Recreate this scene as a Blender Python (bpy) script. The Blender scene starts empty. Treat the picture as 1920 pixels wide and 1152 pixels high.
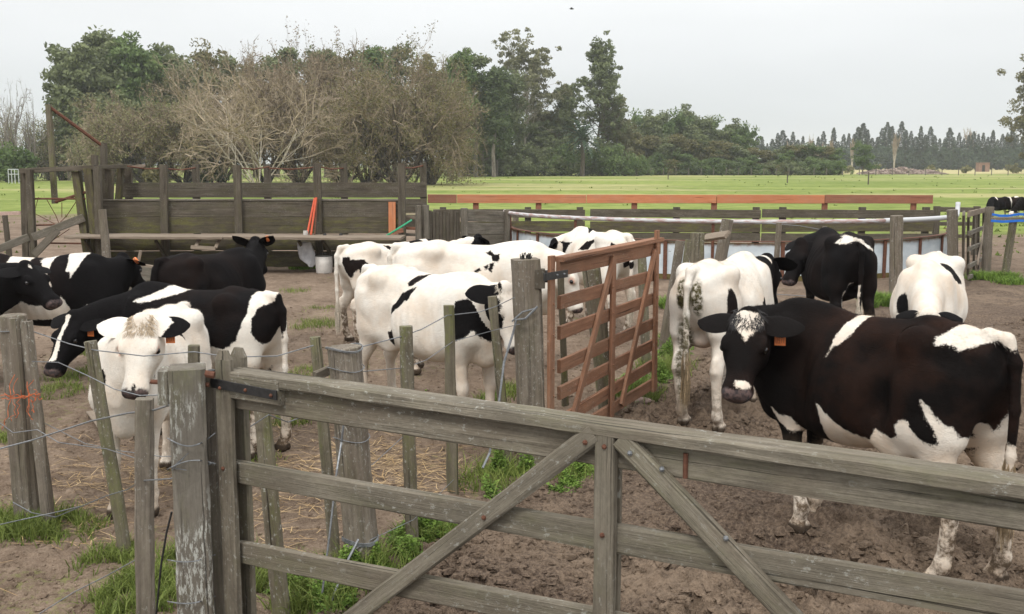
import bpy, math, random
import numpy as np
from mathutils import Vector, Matrix

random.seed(11)
RNG = np.random.default_rng(11)
R = math.radians
scene = bpy.context.scene
COL = scene.collection

# ------------------------------------------------------------------ camera
CAM_H = 2.2
PITCH = math.atan(268 / 1920)
F_PX = 1920.0
cam_data = bpy.data.cameras.new("camera")
cam_data.sensor_width = 36.0
cam_data.lens = 36.0
cam_data.clip_start = 0.05
cam_data.clip_end = 6000
cam = bpy.data.objects.new("camera", cam_data)
COL.objects.link(cam)
cam.location = (0, 0, CAM_H)
cam.rotation_euler = (math.pi / 2 - PITCH, 0, 0)
scene.camera = cam

# ------------------------------------------------------------------ sky: overcast daylight
SUN_EL, SUN_ROT = R(52), R(200)
world = bpy.data.worlds.new("World")
scene.world = world
world.use_nodes = True
wt = world.node_tree
wt.nodes.clear()
w_out = wt.nodes.new("ShaderNodeOutputWorld")
w_bg = wt.nodes.new("ShaderNodeBackground")
w_bg.inputs[1].default_value = 0.1
w_sky = wt.nodes.new("ShaderNodeTexSky")
w_sky.sky_type = 'NISHITA'
w_sky.sun_disc = False
w_sky.sun_elevation = SUN_EL
w_sky.sun_rotation = SUN_ROT
w_sky.dust_density = 3.0
w_tc = wt.nodes.new("ShaderNodeTexCoord")
w_sep = wt.nodes.new("ShaderNodeSeparateXYZ")
w_ramp = wt.nodes.new("ShaderNodeValToRGB")
cr = w_ramp.color_ramp
cr.elements[0].position = 0.0
cr.elements[0].color = (0.53, 0.56, 0.585, 1)
cr.elements[1].position = 1.0
cr.elements[1].color = (1.75, 1.75, 1.74, 1)
for pos_, c_ in ((0.05, (0.61, 0.635, 0.65)), (0.10, (0.71, 0.725, 0.735)), (0.16, (0.80, 0.81, 0.81)), (0.30, (1.0, 1.0, 1.0)), (0.6, (1.5, 1.5, 1.5))):
    e_ = cr.elements.new(pos_)
    e_.color = (*c_, 1)
# soft banks in the cloud deck
w_noi = wt.nodes.new("ShaderNodeTexNoise")
w_noi.inputs['Scale'].default_value = 2.2
w_noi.inputs['Detail'].default_value = 4
w_map = wt.nodes.new("ShaderNodeMapping")
w_map.inputs['Scale'].default_value = (1, 1, 5)
w_mr = wt.nodes.new("ShaderNodeMapRange")
w_mr.inputs['From Min'].default_value = 0.3
w_mr.inputs['From Max'].default_value = 0.7
w_mr.inputs['To Min'].default_value = 9.6
w_mr.inputs['To Max'].default_value = 10.6
w_mul = wt.nodes.new("ShaderNodeVectorMath")
w_mul.operation = 'SCALE'
w_mix = wt.nodes.new("ShaderNodeMix")
w_mix.data_type = 'RGBA'
w_mix.inputs['Factor'].default_value = 0.93     # cloud deck over the clear sky
L = wt.links.new
L(w_tc.outputs['Generated'], w_sep.inputs[0])
L(w_sep.outputs['Z'], w_ramp.inputs[0])
L(w_tc.outputs['Generated'], w_map.inputs['Vector'])
L(w_map.outputs[0], w_noi.inputs['Vector'])
L(w_noi.outputs['Fac'], w_mr.inputs['Value'])
L(w_ramp.outputs[0], w_mul.inputs[0])
L(w_mr.outputs[0], w_mul.inputs['Scale'])
L(w_sky.outputs[0], w_mix.inputs['A'])
L(w_mul.outputs[0], w_mix.inputs['B'])
L(w_mix.outputs['Result'], w_bg.inputs[0])
L(w_bg.outputs[0], w_out.inputs[0])

sun_data = bpy.data.lights.new("sun", 'SUN')
sun_data.energy = 1.5
sun_data.angle = R(14)
sun_data.color = (1.0, 0.97, 0.92)
sun = bpy.data.objects.new("sun", sun_data)
COL.objects.link(sun)
sun.location = (0, 0, 30)
# direction the light comes from: azimuth measured like the sky texture (from +Y clockwise)
_sd = Vector((math.sin(SUN_ROT) * math.cos(SUN_EL), math.cos(SUN_ROT) * math.cos(SUN_EL), math.sin(SUN_EL)))
sun.rotation_euler = _sd.to_track_quat('Z', 'Y').to_euler()

scene.view_settings.view_transform = 'Standard'
scene.view_settings.look = 'None'
scene.view_settings.gamma = 1
scene.view_settings.exposure = 0.32
scene.view_settings.use_curve_mapping = False
scene.cycles.max_bounces = 6
scene.cycles.transparent_max_bounces = 8
scene.cycles.volume_bounces = 1

# ------------------------------------------------------------------ helpers
_CP, _SP = math.cos(PITCH), math.sin(PITCH)
def ray(px, py):
    u = (px - 960) / F_PX
    v = -(py - 576) / F_PX
    return np.array([u, v * _SP + _CP, v * _CP - _SP])
def at(px, py, Y):
    """point seen at pixel (px, py) at distance Y in front of the camera"""
    d = ray(px, py)
    return np.array([0, 0, CAM_H]) + d * (Y / d[1])
def gp(px, py, z=0.0):
    d = ray(px, py)
    return np.array([0, 0, CAM_H]) + d * ((z - CAM_H) / d[2])

def tag(o, label=None, cat=None, group=None, kind=None):
    if label: o['label'] = label
    if cat: o['category'] = cat
    if group: o['group'] = group
    if kind: o['kind'] = kind
    return o
def empty(name, loc, label, cat, group=None):
    o = bpy.data.objects.new(name, None)
    COL.objects.link(o)
    o.location = loc
    o.empty_display_size = 0.1
    return tag(o, label, cat, group)
def mesh_np(name, V, F4=None, F3=None, mat=None, smooth=False, attrs=None, loc=None, parent=None):
    """fast mesh from numpy arrays; V in world coordinates, stored relative to loc"""
    V = np.asarray(V, dtype=np.float32)
    org = np.zeros(3) if loc is None else np.asarray(loc, float)
    me = bpy.data.meshes.new(name)
    me.vertices.add(len(V))
    me.vertices.foreach_set('co', (V - org.astype(np.float32)).ravel())
    n4 = 0 if F4 is None else len(F4)
    n3 = 0 if F3 is None else len(F3)
    idx = []
    if n4: idx.append(np.asarray(F4, np.int32).ravel())
    if n3: idx.append(np.asarray(F3, np.int32).ravel())
    idx = np.concatenate(idx)
    me.loops.add(len(idx))
    me.loops.foreach_set('vertex_index', idx)
    me.polygons.add(n4 + n3)
    st = np.concatenate([np.arange(n4) * 4, n4 * 4 + np.arange(n3) * 3]).astype(np.int32)
    me.polygons.foreach_set('loop_start', st)
    me.polygons.foreach_set('use_smooth', np.full(n4 + n3, smooth))
    if attrs:
        for k, a in attrs.items():
            a = np.asarray(a, np.float32)
            if a.ndim == 1:
                at_ = me.attributes.new(k, 'FLOAT', 'POINT')
                at_.data.foreach_set('value', a)
            else:
                at_ = me.attributes.new(k, 'FLOAT_VECTOR', 'POINT')
                at_.data.foreach_set('vector', a.ravel())
    me.update(calc_edges=True)
    me.validate()
    if mat: me.materials.append(mat)
    o = bpy.data.objects.new(name, me)
    COL.objects.link(o)
    if parent is not None:
        o.parent = parent
        if loc is None:
            o.matrix_parent_inverse = Matrix.Translation(-parent.location)
        else:
            o.location = Vector(loc) - parent.location
    elif loc is not None:
        o.location = loc
    return o

def _hash(ix, iy, seed):
    h = (ix.astype(np.int64) * 374761393 + iy.astype(np.int64) * 668265263 + seed * 1442695041) & 0xffffffff
    h = ((h ^ (h >> 13)) * 1274126177) & 0xffffffff
    h = h ^ (h >> 16)
    return (h & 0xffffff) / float(0xffffff)
def vnoise(x, y, seed=0):
    x0 = np.floor(x); y0 = np.floor(y)
    fx = x - x0; fy = y - y0
    fx = fx * fx * fx * (fx * (fx * 6 - 15) + 10); fy = fy * fy * fy * (fy * (fy * 6 - 15) + 10)
    a = _hash(x0, y0, seed); b = _hash(x0 + 1, y0, seed)
    c = _hash(x0, y0 + 1, seed); d = _hash(x0 + 1, y0 + 1, seed)
    return (a + (b - a) * fx) * (1 - fy) + (c + (d - c) * fx) * fy
def fbm(x, y, oct=4, seed=0, gain=0.5):
    s = 0; a = 1; t = 0
    for i in range(oct):
        cs, sn = math.cos(i * 1.1), math.sin(i * 1.1)
        s = s + a * vnoise((x * cs - y * sn) * 2 ** i + 17.3 * i, (x * sn + y * cs) * 2 ** i - 9.1 * i, seed + i)
        t += a; a *= gain
    return s / t

class MB:
    """collects beams, tubes and boxes into one mesh with a grain coordinate"""
    def __init__(s): s.v = []; s.f = []; s.g = []; s.t = []
    def _ring_loft(s, rings, grains, tone, cap=True):
        b = sum(len(x) for x in s.v)
        n = len(rings[0])
        for r_, g_ in zip(rings, grains):
            s.v.append(np.asarray(r_)); s.g.append(np.asarray(g_)); s.t.append(np.full(n, tone))
        for i in range(len(rings) - 1):
            for j in range(n):
                k = (j + 1) % n
                s.f.append((b + i * n + j, b + i * n + k, b + (i + 1) * n + k, b + (i + 1) * n + j))
        if cap:
            s.f.append(tuple(b + j for j in reversed(range(n))))
            e = b + (len(rings) - 1) * n
            s.f.append(tuple(e + j for j in range(n)))
    def beam(s, p0, p1, w, h, side=None, ch=0.006, rough=0.003, seg=None, taper=1.0, tone=None, warp=0.0):
        """board from p0 to p1; w across 'side', h across the third axis"""
        p0 = np.asarray(p0, float); p1 = np.asarray(p1, float)
        d = p1 - p0; ln = np.linalg.norm(d); d = d / ln
        if side is None: side = np.array([0, 0, 1.0]) if abs(d[2]) < .8 else np.array([1.0, 0, 0])
        side = np.asarray(side, float); side = side - d * side.dot(d); side /= np.linalg.norm(side)
        up = np.cross(d, side)
        if seg is None: seg = max(2, min(24, int(ln / 0.12)))
        if tone is None: tone = random.random()
        off = np.array([random.random() * 40, random.random() * 40, random.random() * 40])
        c = min(ch, w * .3, h * .3)
        W, H_ = w / 2, h / 2
        prof = [(-W + c, -H_), (W - c, -H_), (W, -H_ + c), (W, H_ - c), (W - c, H_), (-W + c, H_), (-W, H_ - c), (-W, -H_ + c)]
        rings = []; gr = []
        ph = random.random() * 6
        jit = (RNG.random((len(prof), 2)) - .5) * rough
        for i in range(seg + 1):
            t = i / seg
            q = p0 + d * ln * t
            k = 1 + (taper - 1) * t
            bw = warp * math.sin(ph + t * 3.1)
            jit = jit * .6 + (RNG.random((len(prof), 2)) - .5) * rough * .8
            rr = []; gg = []
            for (a, b), jj in zip(prof, jit):
                a_ = a * k + jj[0]; b_ = b * k + jj[1]
                rr.append(q + side * (a_ + bw) + up * b_)
                gg.append((ln * t + off[0], a + off[1], b + off[2]))
            rings.append(rr); gr.append(gg)
        s._ring_loft(rings, gr, tone)
        return s
    def tube(s, pts, rad, n=8, rough=0.0, tone=None, cap=True, groove=0.0, sy=1.0):
        pts = [np.asarray(p, float) for p in pts]
        if not hasattr(rad, '__len__'): rad = [rad] * len(pts)
        if tone is None: tone = random.random()
        off = np.array([random.random() * 40, random.random() * 40, random.random() * 40])
        ref = np.array([0, 0, 1.0])
        d0 = pts[1] - pts[0]; d0 = d0 / np.linalg.norm(d0)
        if abs(d0[2]) > .8: ref = np.array([1.0, 0, 0])
        a = ref - d0 * ref.dot(d0); a /= np.linalg.norm(a)
        rings = []; gr = []; ln = 0
        gv = 1 + (RNG.random(n) - .5) * groove
        for i, p in enumerate(pts):
            if i == 0: d = d0
            else:
                e = pts[min(i + 1, len(pts) - 1)] - pts[i - 1]
                d = e / np.linalg.norm(e); ln += np.linalg.norm(p - pts[i - 1])
            a = a - d * a.dot(d); a /= np.linalg.norm(a)
            b = np.cross(d, a)
            rr = []; gg = []
            for j in range(n):
                th = 2 * math.pi * j / n
                r_ = rad[i] * gv[j] + (random.random() - .5) * rough
                rr.append(p + (a * math.cos(th) + b * math.sin(th) * sy) * r_)
                gg.append((ln + off[0], rad[i] * math.cos(th) + off[1], rad[i] * math.sin(th) + off[2]))
            rings.append(rr); gr.append(gg)
        s._ring_loft(rings, gr, tone, cap)
        return s
    def post(s, base, top, r, n=14, rough=.006, sink=.15, taper=.9, groove=.14, flat=1.0):
        base = np.asarray(base, float); top = np.asarray(top, float)
        d = top - base; dn = d / np.linalg.norm(d)
        b0 = base - dn * sink
        k = 12
        pts = [b0 + (top - b0) * i / k for i in range(k + 1)] + [top + dn * .006]
        rad = [r * (1 - (1 - taper) * i / k) for i in range(k + 1)]
        rad.append(rad[-1] * .9)
        return s.tube(pts, rad, n=n, rough=rough, groove=groove, sy=flat)
    def wire(s, pts, r=.0016, n=5): return s.tube(pts, r, n=n)
    def ball(s, c, r, n=8, m=5, sc=(1, 1, 1)):
        c = np.asarray(c, float)
        rings = []; gr = []
        for i in range(m + 1):
            ph = math.pi * (i / m) - math.pi / 2
            rr = [c + np.array([math.cos(ph) * math.cos(2 * math.pi * j / n) * sc[0], math.cos(ph) * math.sin(2 * math.pi * j / n) * sc[1], math.sin(ph) * sc[2]]) * r + 1e-5 * j for j in range(n)]
            rings.append(rr); gr.append(rr)
        s._ring_loft(rings, gr, .5, cap=False)
        return s
    def build(s, name, mat, parent=None, smooth=False, loc=None):
        V = np.concatenate(s.v).astype(float); G = np.concatenate(s.g).astype(np.float32); T = np.concatenate(s.t)
        me = bpy.data.meshes.new(name)
        org = np.zeros(3)
        if parent is not None:
            org = np.zeros(3); q_ = parent
            while q_ is not None: org = org + np.array(q_.location); q_ = q_.parent
        elif loc is not None: org = np.asarray(loc, float)
        else: org = np.array([V[:, 0].mean(), V[:, 1].mean(), V[:, 2].min()])
        me.from_pydata((V - org).tolist(), [], s.f)
        a = me.attributes.new('gc', 'FLOAT_VECTOR', 'POINT'); a.data.foreach_set('vector', G.ravel())
        a = me.attributes.new('tone', 'FLOAT', 'POINT'); a.data.foreach_set('value', T.astype(np.float32))
        if smooth:
            me.polygons.foreach_set('use_smooth', np.ones(len(me.polygons), bool))
        me.materials.append(mat)
        me.update()
        o = bpy.data.objects.new(name, me)
        COL.objects.link(o)
        if parent is not None: o.parent = parent
        else: o.location = org
        return o

# ------------------------------------------------------------------ node helpers
class NT:
    def __init__(s, name, rough=.8, spec=.3):
        s.m = bpy.data.materials.new(name); s.m.use_nodes = True
        s.t = s.m.node_tree
        s.b = s.t.nodes['Principled BSDF']
        s.b.inputs['Roughness'].default_value = rough
        s.b.inputs['Specular IOR Level'].default_value = spec
    def n(s, ty, **kw):
        x = s.t.nodes.new(ty)
        for k, v in kw.items(): setattr(x, k, v)
        return x
    def link(s, a, b): s.t.links.new(a, b)
    def attr(s, name, vec=False):
        a = s.n('ShaderNodeAttribute'); a.attribute_name = name
        return a.outputs['Vector'] if vec else a.outputs['Fac']
    def mapv(s, src, scale=(1, 1, 1), loc=(0, 0, 0)):
        m = s.n('ShaderNodeMapping'); s.link(src, m.inputs['Vector'])
        m.inputs['Scale'].default_value = scale; m.inputs['Location'].default_value = loc
        return m.outputs[0]
    def noise(s, src, scale, detail=4, rough=.55, dist=0):
        x = s.n('ShaderNodeTexNoise'); x.inputs['Scale'].default_value = scale
        x.inputs['Detail'].default_value = detail; x.inputs['Roughness'].default_value = rough
        x.inputs['Distortion'].default_value = dist
        if src is not None: s.link(src, x.inputs['Vector'])
        return x.outputs['Fac']
    def ramp(s, src, stops):
        r_ = s.n('ShaderNodeValToRGB'); e = r_.color_ramp.elements
        while len(e) < len(stops): e.new(.5)
        for el, (p, c) in zip(e, stops):
            el.position = p
            el.color = (c, c, c, 1) if not hasattr(c, '__len__') else (*c, 1)
        s.link(src, r_.inputs[0]); return r_.outputs[0]
    def rng(s, src, a, b, c=0, d=1):
        m = s.n('ShaderNodeMapRange'); s.link(src, m.inputs['Value'])
        for k, v in zip(('From Min', 'From Max', 'To Min', 'To Max'), (a, b, c, d)): m.inputs[k].default_value = v
        return m.outputs[0]
    def math(s, op, a, b=None):
        m = s.n('ShaderNodeMath', operation=op)
        for i, v in enumerate((a, b)):
            if v is None: continue
            if hasattr(v, 'links'): s.link(v, m.inputs[i])
            else: m.inputs[i].default_value = v
        return m.outputs[0]
    def mix(s, f, a, b, blend='MIX'):
        m = s.n('ShaderNodeMix'); m.data_type = 'RGBA'; m.blend_type = blend
        for k, v in (('Factor', f), ('A', a), ('B', b)):
            i = m.inputs[k]
            if hasattr(v, 'links'): s.link(v, i)
            elif k == 'Factor': i.default_value = v
            else: i.default_value = (*v, 1)
        return m.outputs['Result']
    def col(s, c):
        if hasattr(c, 'links'): s.link(c, s.b.inputs['Base Color'])
        else: s.b.inputs['Base Color'].default_value = (*c, 1)
    def bump(s, h, strength=.5, dist=.01, normal=None):
        b = s.n('ShaderNodeBump'); b.inputs['Strength'].default_value = strength
        b.inputs['Distance'].default_value = dist
        s.link(h, b.inputs['Height'])
        if normal is not None: s.link(normal, b.inputs['Normal'])
        s.link(b.outputs[0], s.b.inputs['Normal']); return b.outputs[0]
    def obj(s): return s.n('ShaderNodeTexCoord').outputs['Object']
    def geo(s): return s.n('ShaderNodeNewGeometry').outputs['Position']

def wood(name, dark, light, green=.25, lichen=.3, grain=1.0, moss=(.10, .115, .045), rough=.88, contrast=1.0, lic=.57):
    k = NT(name, rough, .2)
    g = k.attr('gc', True)
    st = k.noise(k.mapv(g, (1.2, 42 * grain, 42 * grain)), 1.0, 7, .72, .5)
    fine = k.noise(k.mapv(g, (7, 230, 230)), 1.0, 4, .7)
    blot = k.noise(k.mapv(g, (2.2, 6, 6)), 1.6, 6, .7)
    spk = k.noise(k.mapv(g, (45, 70, 70)), 1.0, 3, .7)
    f = k.math('ADD', k.math('ADD', k.math('MULTIPLY', st, .42), k.math('MULTIPLY', blot, .34)), k.math('ADD', k.math('MULTIPLY', fine, .12), k.math('MULTIPLY', spk, .12)))
    base = k.ramp(f, [(.5 - .13 / contrast, dark), (.5, tuple((a + b) * .46 for a, b in zip(dark, light))), (.5 + .13 / contrast, light)])
    base = k.mix(k.math('MULTIPLY', k.rng(k.noise(k.mapv(g, (1.1, 3, 3), (5, 5, 5)), 1.1, 5, .7), .46, .62), .45), base, tuple(d_ * .6 + e_ * .4 for d_, e_ in zip((light[0] * .62, light[0] * .47, light[0] * .33), dark)))
    tone = k.attr('tone')
    base = k.mix(k.rng(tone, 0, 1, .0, .4), base, tuple(x * .45 for x in light))
    if green:
        gm = k.rng(k.noise(k.mapv(g, (1.6, 6, 6), (9, 3, 5)), 1.4, 6, .7), .48, .64)
        gm = k.math('MULTIPLY', gm, k.rng(spk, .35, .6, .35, 1))
        base = k.mix(k.math('MULTIPLY', gm, green), base, moss)
    if lichen:
        sp = k.rng(k.noise(k.mapv(g, (14, 20, 20) if lic > .5 else (9, 34, 34), (3, 8, 1)), 2.4, 5, .75), lic, lic + .07)
        sp2 = k.rng(k.noise(k.mapv(g, (1, 2, 2), (7, 1, 1)), 1.8, 3, .5), .3, .6) if lic <= .5 else k.noise(k.mapv(g, (1, 2, 2), (7, 1, 1)), 1.8, 3, .5)
        base = k.mix(k.math('MULTIPLY', k.math('MULTIPLY', sp, k.rng(sp2, .40, .58)), lichen), base, (.40, .40, .36))
    cr_ = k.rng(k.noise(k.mapv(g, (.8, 70, 70), (2, 2, 2)), 1.0, 3, .6, .3), .63, .70)
    base = k.mix(k.math('MULTIPLY', cr_, .8), base, tuple(x * .22 for x in dark))
    k.col(base)
    h = k.math('SUBTRACT', k.math('ADD', k.math('ADD', k.math('MULTIPLY', st, .7), k.math('MULTIPLY', fine, .4)), k.math('MULTIPLY', spk, .3)), k.math('MULTIPLY', cr_, .9))
    k.bump(h, .9, .007)
    return k.m
def plain(name, c, rough=.6, metal=0, var=.25, scale=30, spec=.4, bump=.1):
    k = NT(name, rough, spec)
    n = k.noise(k.obj(), scale, 4, .6)
    k.col(k.mix(k.rng(n, .35, .7), c, tuple(x * (1 - var) for x in c)))
    k.b.inputs['Metallic'].default_value = metal
    if bump: k.bump(n, bump, .004)
    return k.m
M = {}
M['gate_wood'] = wood('weathered_gate_wood', (.042, .034, .025), (.30, .265, .205), .38, .5, moss=(.105, .105, .05))
M['post_wood'] = wood('weathered_post_wood', (.06, .048, .037), (.29, .25, .20), .3, .75, .8, moss=(.09, .095, .04))
M['post_moss'] = wood('mossy_post_wood', (.06, .05, .035), (.25, .22, .16), .65, .75, .8, moss=(.13, .145, .04))
M['race_wood'] = wood('dark_race_wood', (.040, .033, .024), (.165, .142, .11), .35, .25, moss=(.080, .082, .030))
M['race_wood_mossy'] = wood('dark_mossy_race_wood', (.036, .030, .020), (.145, .125, .085), .85, .15, moss=(.125, .122, .034))
M['grey_wood'] = wood('grey_race_wood', (.065, .056, .045), (.25, .225, .185), .25, .35, moss=(.07, .075, .03))
M['pale_wood'] = wood('pale_walkway_wood', (.16, .125, .095), (.33, .27, .21), .1, .1)
M['red_wood'] = wood('red_stained_wood', (.15, .068, .038), (.36, .185, .11), 0, .25, contrast=1.0)
M['lichen_wood'] = wood('lichen_crusted_wood', (.075, .062, .05), (.25, .225, .185), .3, .9, .8, moss=(.13, .14, .04), lic=.5)
M['new_wood'] = wood('new_orange_plank', (.44, .155, .07), (.66, .28, .14), 0, 0, contrast=.8)
M['new_wood_dull'] = wood('new_reddish_plank', (.19, .080, .05), (.38, .17, .105), 0, .1, contrast=.8)
M['wire'] = plain('galvanised_wire', (.24, .25, .26), .5, .6, .4, 60)
M['iron'] = plain('dark_iron', (.045, .043, .042), .55, .5, .5, 40)
M['rust'] = plain('rusty_iron', (.15, .062, .036), .85, .1, .5, 40, bump=.4)
M['twine'] = plain('orange_twine', (.55, .14, .05), .8, 0, .3, 50)
M['hoof'] = plain('hoof_horn', (.06, .05, .042), .7, 0, .4, 30)
# ------------------------------------------------------------------ cows: implicit bodies, one continuous skin each
def surface_nets(f, org, h):
    nx, ny, nz = f.shape
    ins = f < 0
    vid = -np.ones((nx - 1, ny - 1, nz - 1), np.int64)
    acc = np.zeros((nx - 1, ny - 1, nz - 1, 3), np.float32); cnt = np.zeros((nx - 1, ny - 1, nz - 1), np.float32)
    corners = [(a, b, c) for a in (0, 1) for b in (0, 1) for c in (0, 1)]
    for ax in range(3):
        for o1 in (0, 1):
            for o2 in (0, 1):
                lo = [0, 0, 0]; hi = [0, 0, 0]
                oth = [i for i in range(3) if i != ax]
                lo[oth[0]] = hi[oth[0]] = o1; lo[oth[1]] = hi[oth[1]] = o2
                lo[ax] = 0; hi[ax] = 1
                A = f[lo[0]:nx - 1 + lo[0], lo[1]:ny - 1 + lo[1], lo[2]:nz - 1 + lo[2]]
                B = f[hi[0]:nx - 1 + hi[0], hi[1]:ny - 1 + hi[1], hi[2]:nz - 1 + hi[2]]
                m = (A < 0) != (B < 0)
                idx = np.nonzero(m)
                t = A[idx] / (A[idx] - B[idx])
                p = np.zeros((len(t), 3), np.float32)
                p[:, ax] = t; p[:, oth[0]] = o1; p[:, oth[1]] = o2
                acc[idx] += p; cnt[idx] += 1
    cells = np.nonzero(cnt > 0)
    vid[cells] = np.arange(len(cells[0]))
    V = np.stack(cells, 1) + acc[cells] / cnt[cells][:, None]
    V = V * h + org
    quads = []
    for ax in range(3):
        a = [slice(None)] * 3; b = [slice(None)] * 3
        a[ax] = slice(0, -1); b[ax] = slice(1, None)
        m = ins[tuple(a)] != ins[tuple(b)]
        ix = np.stack(np.nonzero(m), 1)
        oth = [i for i in range(3) if i != ax]
        ok = (ix[:, oth[0]] > 0) & (ix[:, oth[1]] > 0) & (ix[:, oth[0]] < f.shape[oth[0]] - 1) & (ix[:, oth[1]] < f.shape[oth[1]] - 1)
        ix = ix[ok]
        def g(d1, d2):
            q = ix.copy(); q[:, oth[0]] -= d1; q[:, oth[1]] -= d2
            return vid[q[:, 0], q[:, 1], q[:, 2]]
        Q = np.stack([g(1, 1), g(0, 1), g(0, 0), g(1, 0)], 1)
        sgn = ins[ix[:, 0], ix[:, 1], ix[:, 2]]
        if ax == 1: sgn = ~sgn
        Q[~sgn] = Q[~sgn][:, ::-1]
        quads.append(Q)
    return V, np.concatenate(quads)

def nrm(v):
    v = np.asarray(v, float); return v / max(1e-9, np.linalg.norm(v))
class Field:
    def __init__(s, lo, hi, h):
        s.h = h; s.lo = np.asarray(lo, float)
        s.n = np.ceil((np.asarray(hi) - s.lo) / h).astype(int) + 1
        s.f = np.full(s.n, 1.0, np.float32)
        s.ax = [(s.lo[i] + h * np.arange(s.n[i])).astype(np.float32) for i in range(3)]
    def add(s, lo, hi, fn, k=.04, sub=False):
        sl = []
        for i in range(3):
            a = int(max(0, math.floor((lo[i] - k - s.lo[i]) / s.h) - 2)); b = int(min(s.n[i], math.ceil((hi[i] + k - s.lo[i]) / s.h) + 3))
            if b <= a: return
            sl.append(slice(a, b))
        X, Y, Z = np.meshgrid(*[s.ax[i][sl[i]] for i in range(3)], indexing='ij', sparse=True)
        d = fn(X, Y, Z)
        a = s.f[tuple(sl)]
        if sub: d = -d; hh = np.maximum(k - np.abs(a - d), 0) / k; s.f[tuple(sl)] = np.maximum(a, d) + hh * hh * k / 4
        else: hh = np.maximum(k - np.abs(a - d), 0) / k; s.f[tuple(sl)] = np.minimum(a, d) - hh * hh * k / 4
    def seg(s, a, b, ra, rb, side, k=.04):
        """elliptic limb segment: ra/rb = (half across side, half across third axis)"""
        a = np.asarray(a, float); b = np.asarray(b, float); ab = b - a; L2 = ab.dot(ab)
        d = ab / math.sqrt(L2); sd = np.asarray(side, float); sd = nrm(sd - d * sd.dot(d)); up = np.cross(d, sd)
        m = max(*ra, *rb)
        def fn(X, Y, Z):
            px, py, pz = X - a[0], Y - a[1], Z - a[2]
            t = np.clip((px * ab[0] + py * ab[1] + pz * ab[2]) / L2, 0, 1)
            qx, qy, qz = px - t * ab[0], py - t * ab[1], pz - t * ab[2]
            w = ra[0] + (rb[0] - ra[0]) * t; h = ra[1] + (rb[1] - ra[1]) * t; mn = np.minimum(w, h)
            e = np.sqrt(((qx * sd[0] + qy * sd[1] + qz * sd[2]) / w) ** 2 + ((qx * up[0] + qy * up[1] + qz * up[2]) / h) ** 2 + ((qx * d[0] + qy * d[1] + qz * d[2]) / mn) ** 2)
            return (e - 1) * mn
        s.add(np.minimum(a, b) - m, np.maximum(a, b) + m, fn, k)
    def ell(s, c, r, k=.04, sub=False, axes=None):
        c = np.asarray(c, float); m = max(r)
        ax = np.eye(3) if axes is None else axes
        def fn(X, Y, Z):
            p = (X - c[0], Y - c[1], Z - c[2]); k0 = 0; k1 = 0
            for i in range(3):
                q = p[0] * ax[i][0] + p[1] * ax[i][1] + p[2] * ax[i][2]
                k0 = k0 + (q / r[i]) ** 2; k1 = k1 + (q / r[i] ** 2) ** 2
            k0 = np.sqrt(k0); k1 = np.sqrt(k1) + 1e-6
            return k0 * (k0 - 1) / k1
        s.add(c - m, c + m, fn, k, sub)
    def loft(s, xs, top, bot, wid, n=2.3, egg=.15, k=.04, frame=None):
        """body loft along local x of frame (origin, X, Y, Z)"""
        xs = np.array(xs, float)
        if frame is None: o, fx, fy, fz = np.zeros(3), *np.eye(3)
        else: o, fx, fy, fz = frame
        pts = []
        for i in range(len(xs)):
            for zz in (top[i], bot[i]):
                for yy in (-wid[i], wid[i]): pts.append(o + fx * xs[i] + fy * yy + fz * zz)
        pts = np.array(pts)
        xf = np.linspace(xs[0], xs[-1], 200)
        def sm(v):
            # monotone-ish smooth interpolation
            v = np.array(v, float); m = np.gradient(v, xs)
            i = np.clip(np.searchsorted(xs, xf) - 1, 0, len(xs) - 2); h_ = xs[i + 1] - xs[i]; t = (xf - xs[i]) / h_
            return (2 * t**3 - 3 * t**2 + 1) * v[i] + (t**3 - 2 * t**2 + t) * h_ * m[i] + (-2 * t**3 + 3 * t**2) * v[i + 1] + (t**3 - t**2) * h_ * m[i + 1]
        T, B, W = sm(top), sm(bot), sm(wid)
        def fn(X, Y, Z):
            px, py, pz = X - o[0], Y - o[1], Z - o[2]
            lx = px * fx[0] + py * fx[1] + pz * fx[2]; ly = px * fy[0] + py * fy[1] + pz * fy[2]; lz = px * fz[0] + py * fz[1] + pz * fz[2]
            lc = np.clip(lx, xs[0], xs[-1])
            t_ = np.interp(lc, xf, T); b_ = np.interp(lc, xf, B); w_ = np.interp(lc, xf, W)
            hc = (t_ - b_) / 2; zc = (t_ + b_) / 2
            zn = (lz - zc) / hc
            we = w_ * (1 - egg * np.clip(zn, -1, 1))
            e = (np.abs(ly / we) ** n + np.abs(zn) ** n) ** (1 / n)
            mn = np.minimum(we, hc)
            d = (e - 1) * mn
            ex = np.maximum(np.abs(lx - lc), 0)
            return np.sqrt(np.maximum(d + .0, 0) ** 2 + ex ** 2) + np.minimum(d, 0) * (ex < 1e-6) + np.where(ex > 1e-6, 0.001, 0)
        s.add(pts.min(0), pts.max(0), fn, k)

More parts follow.
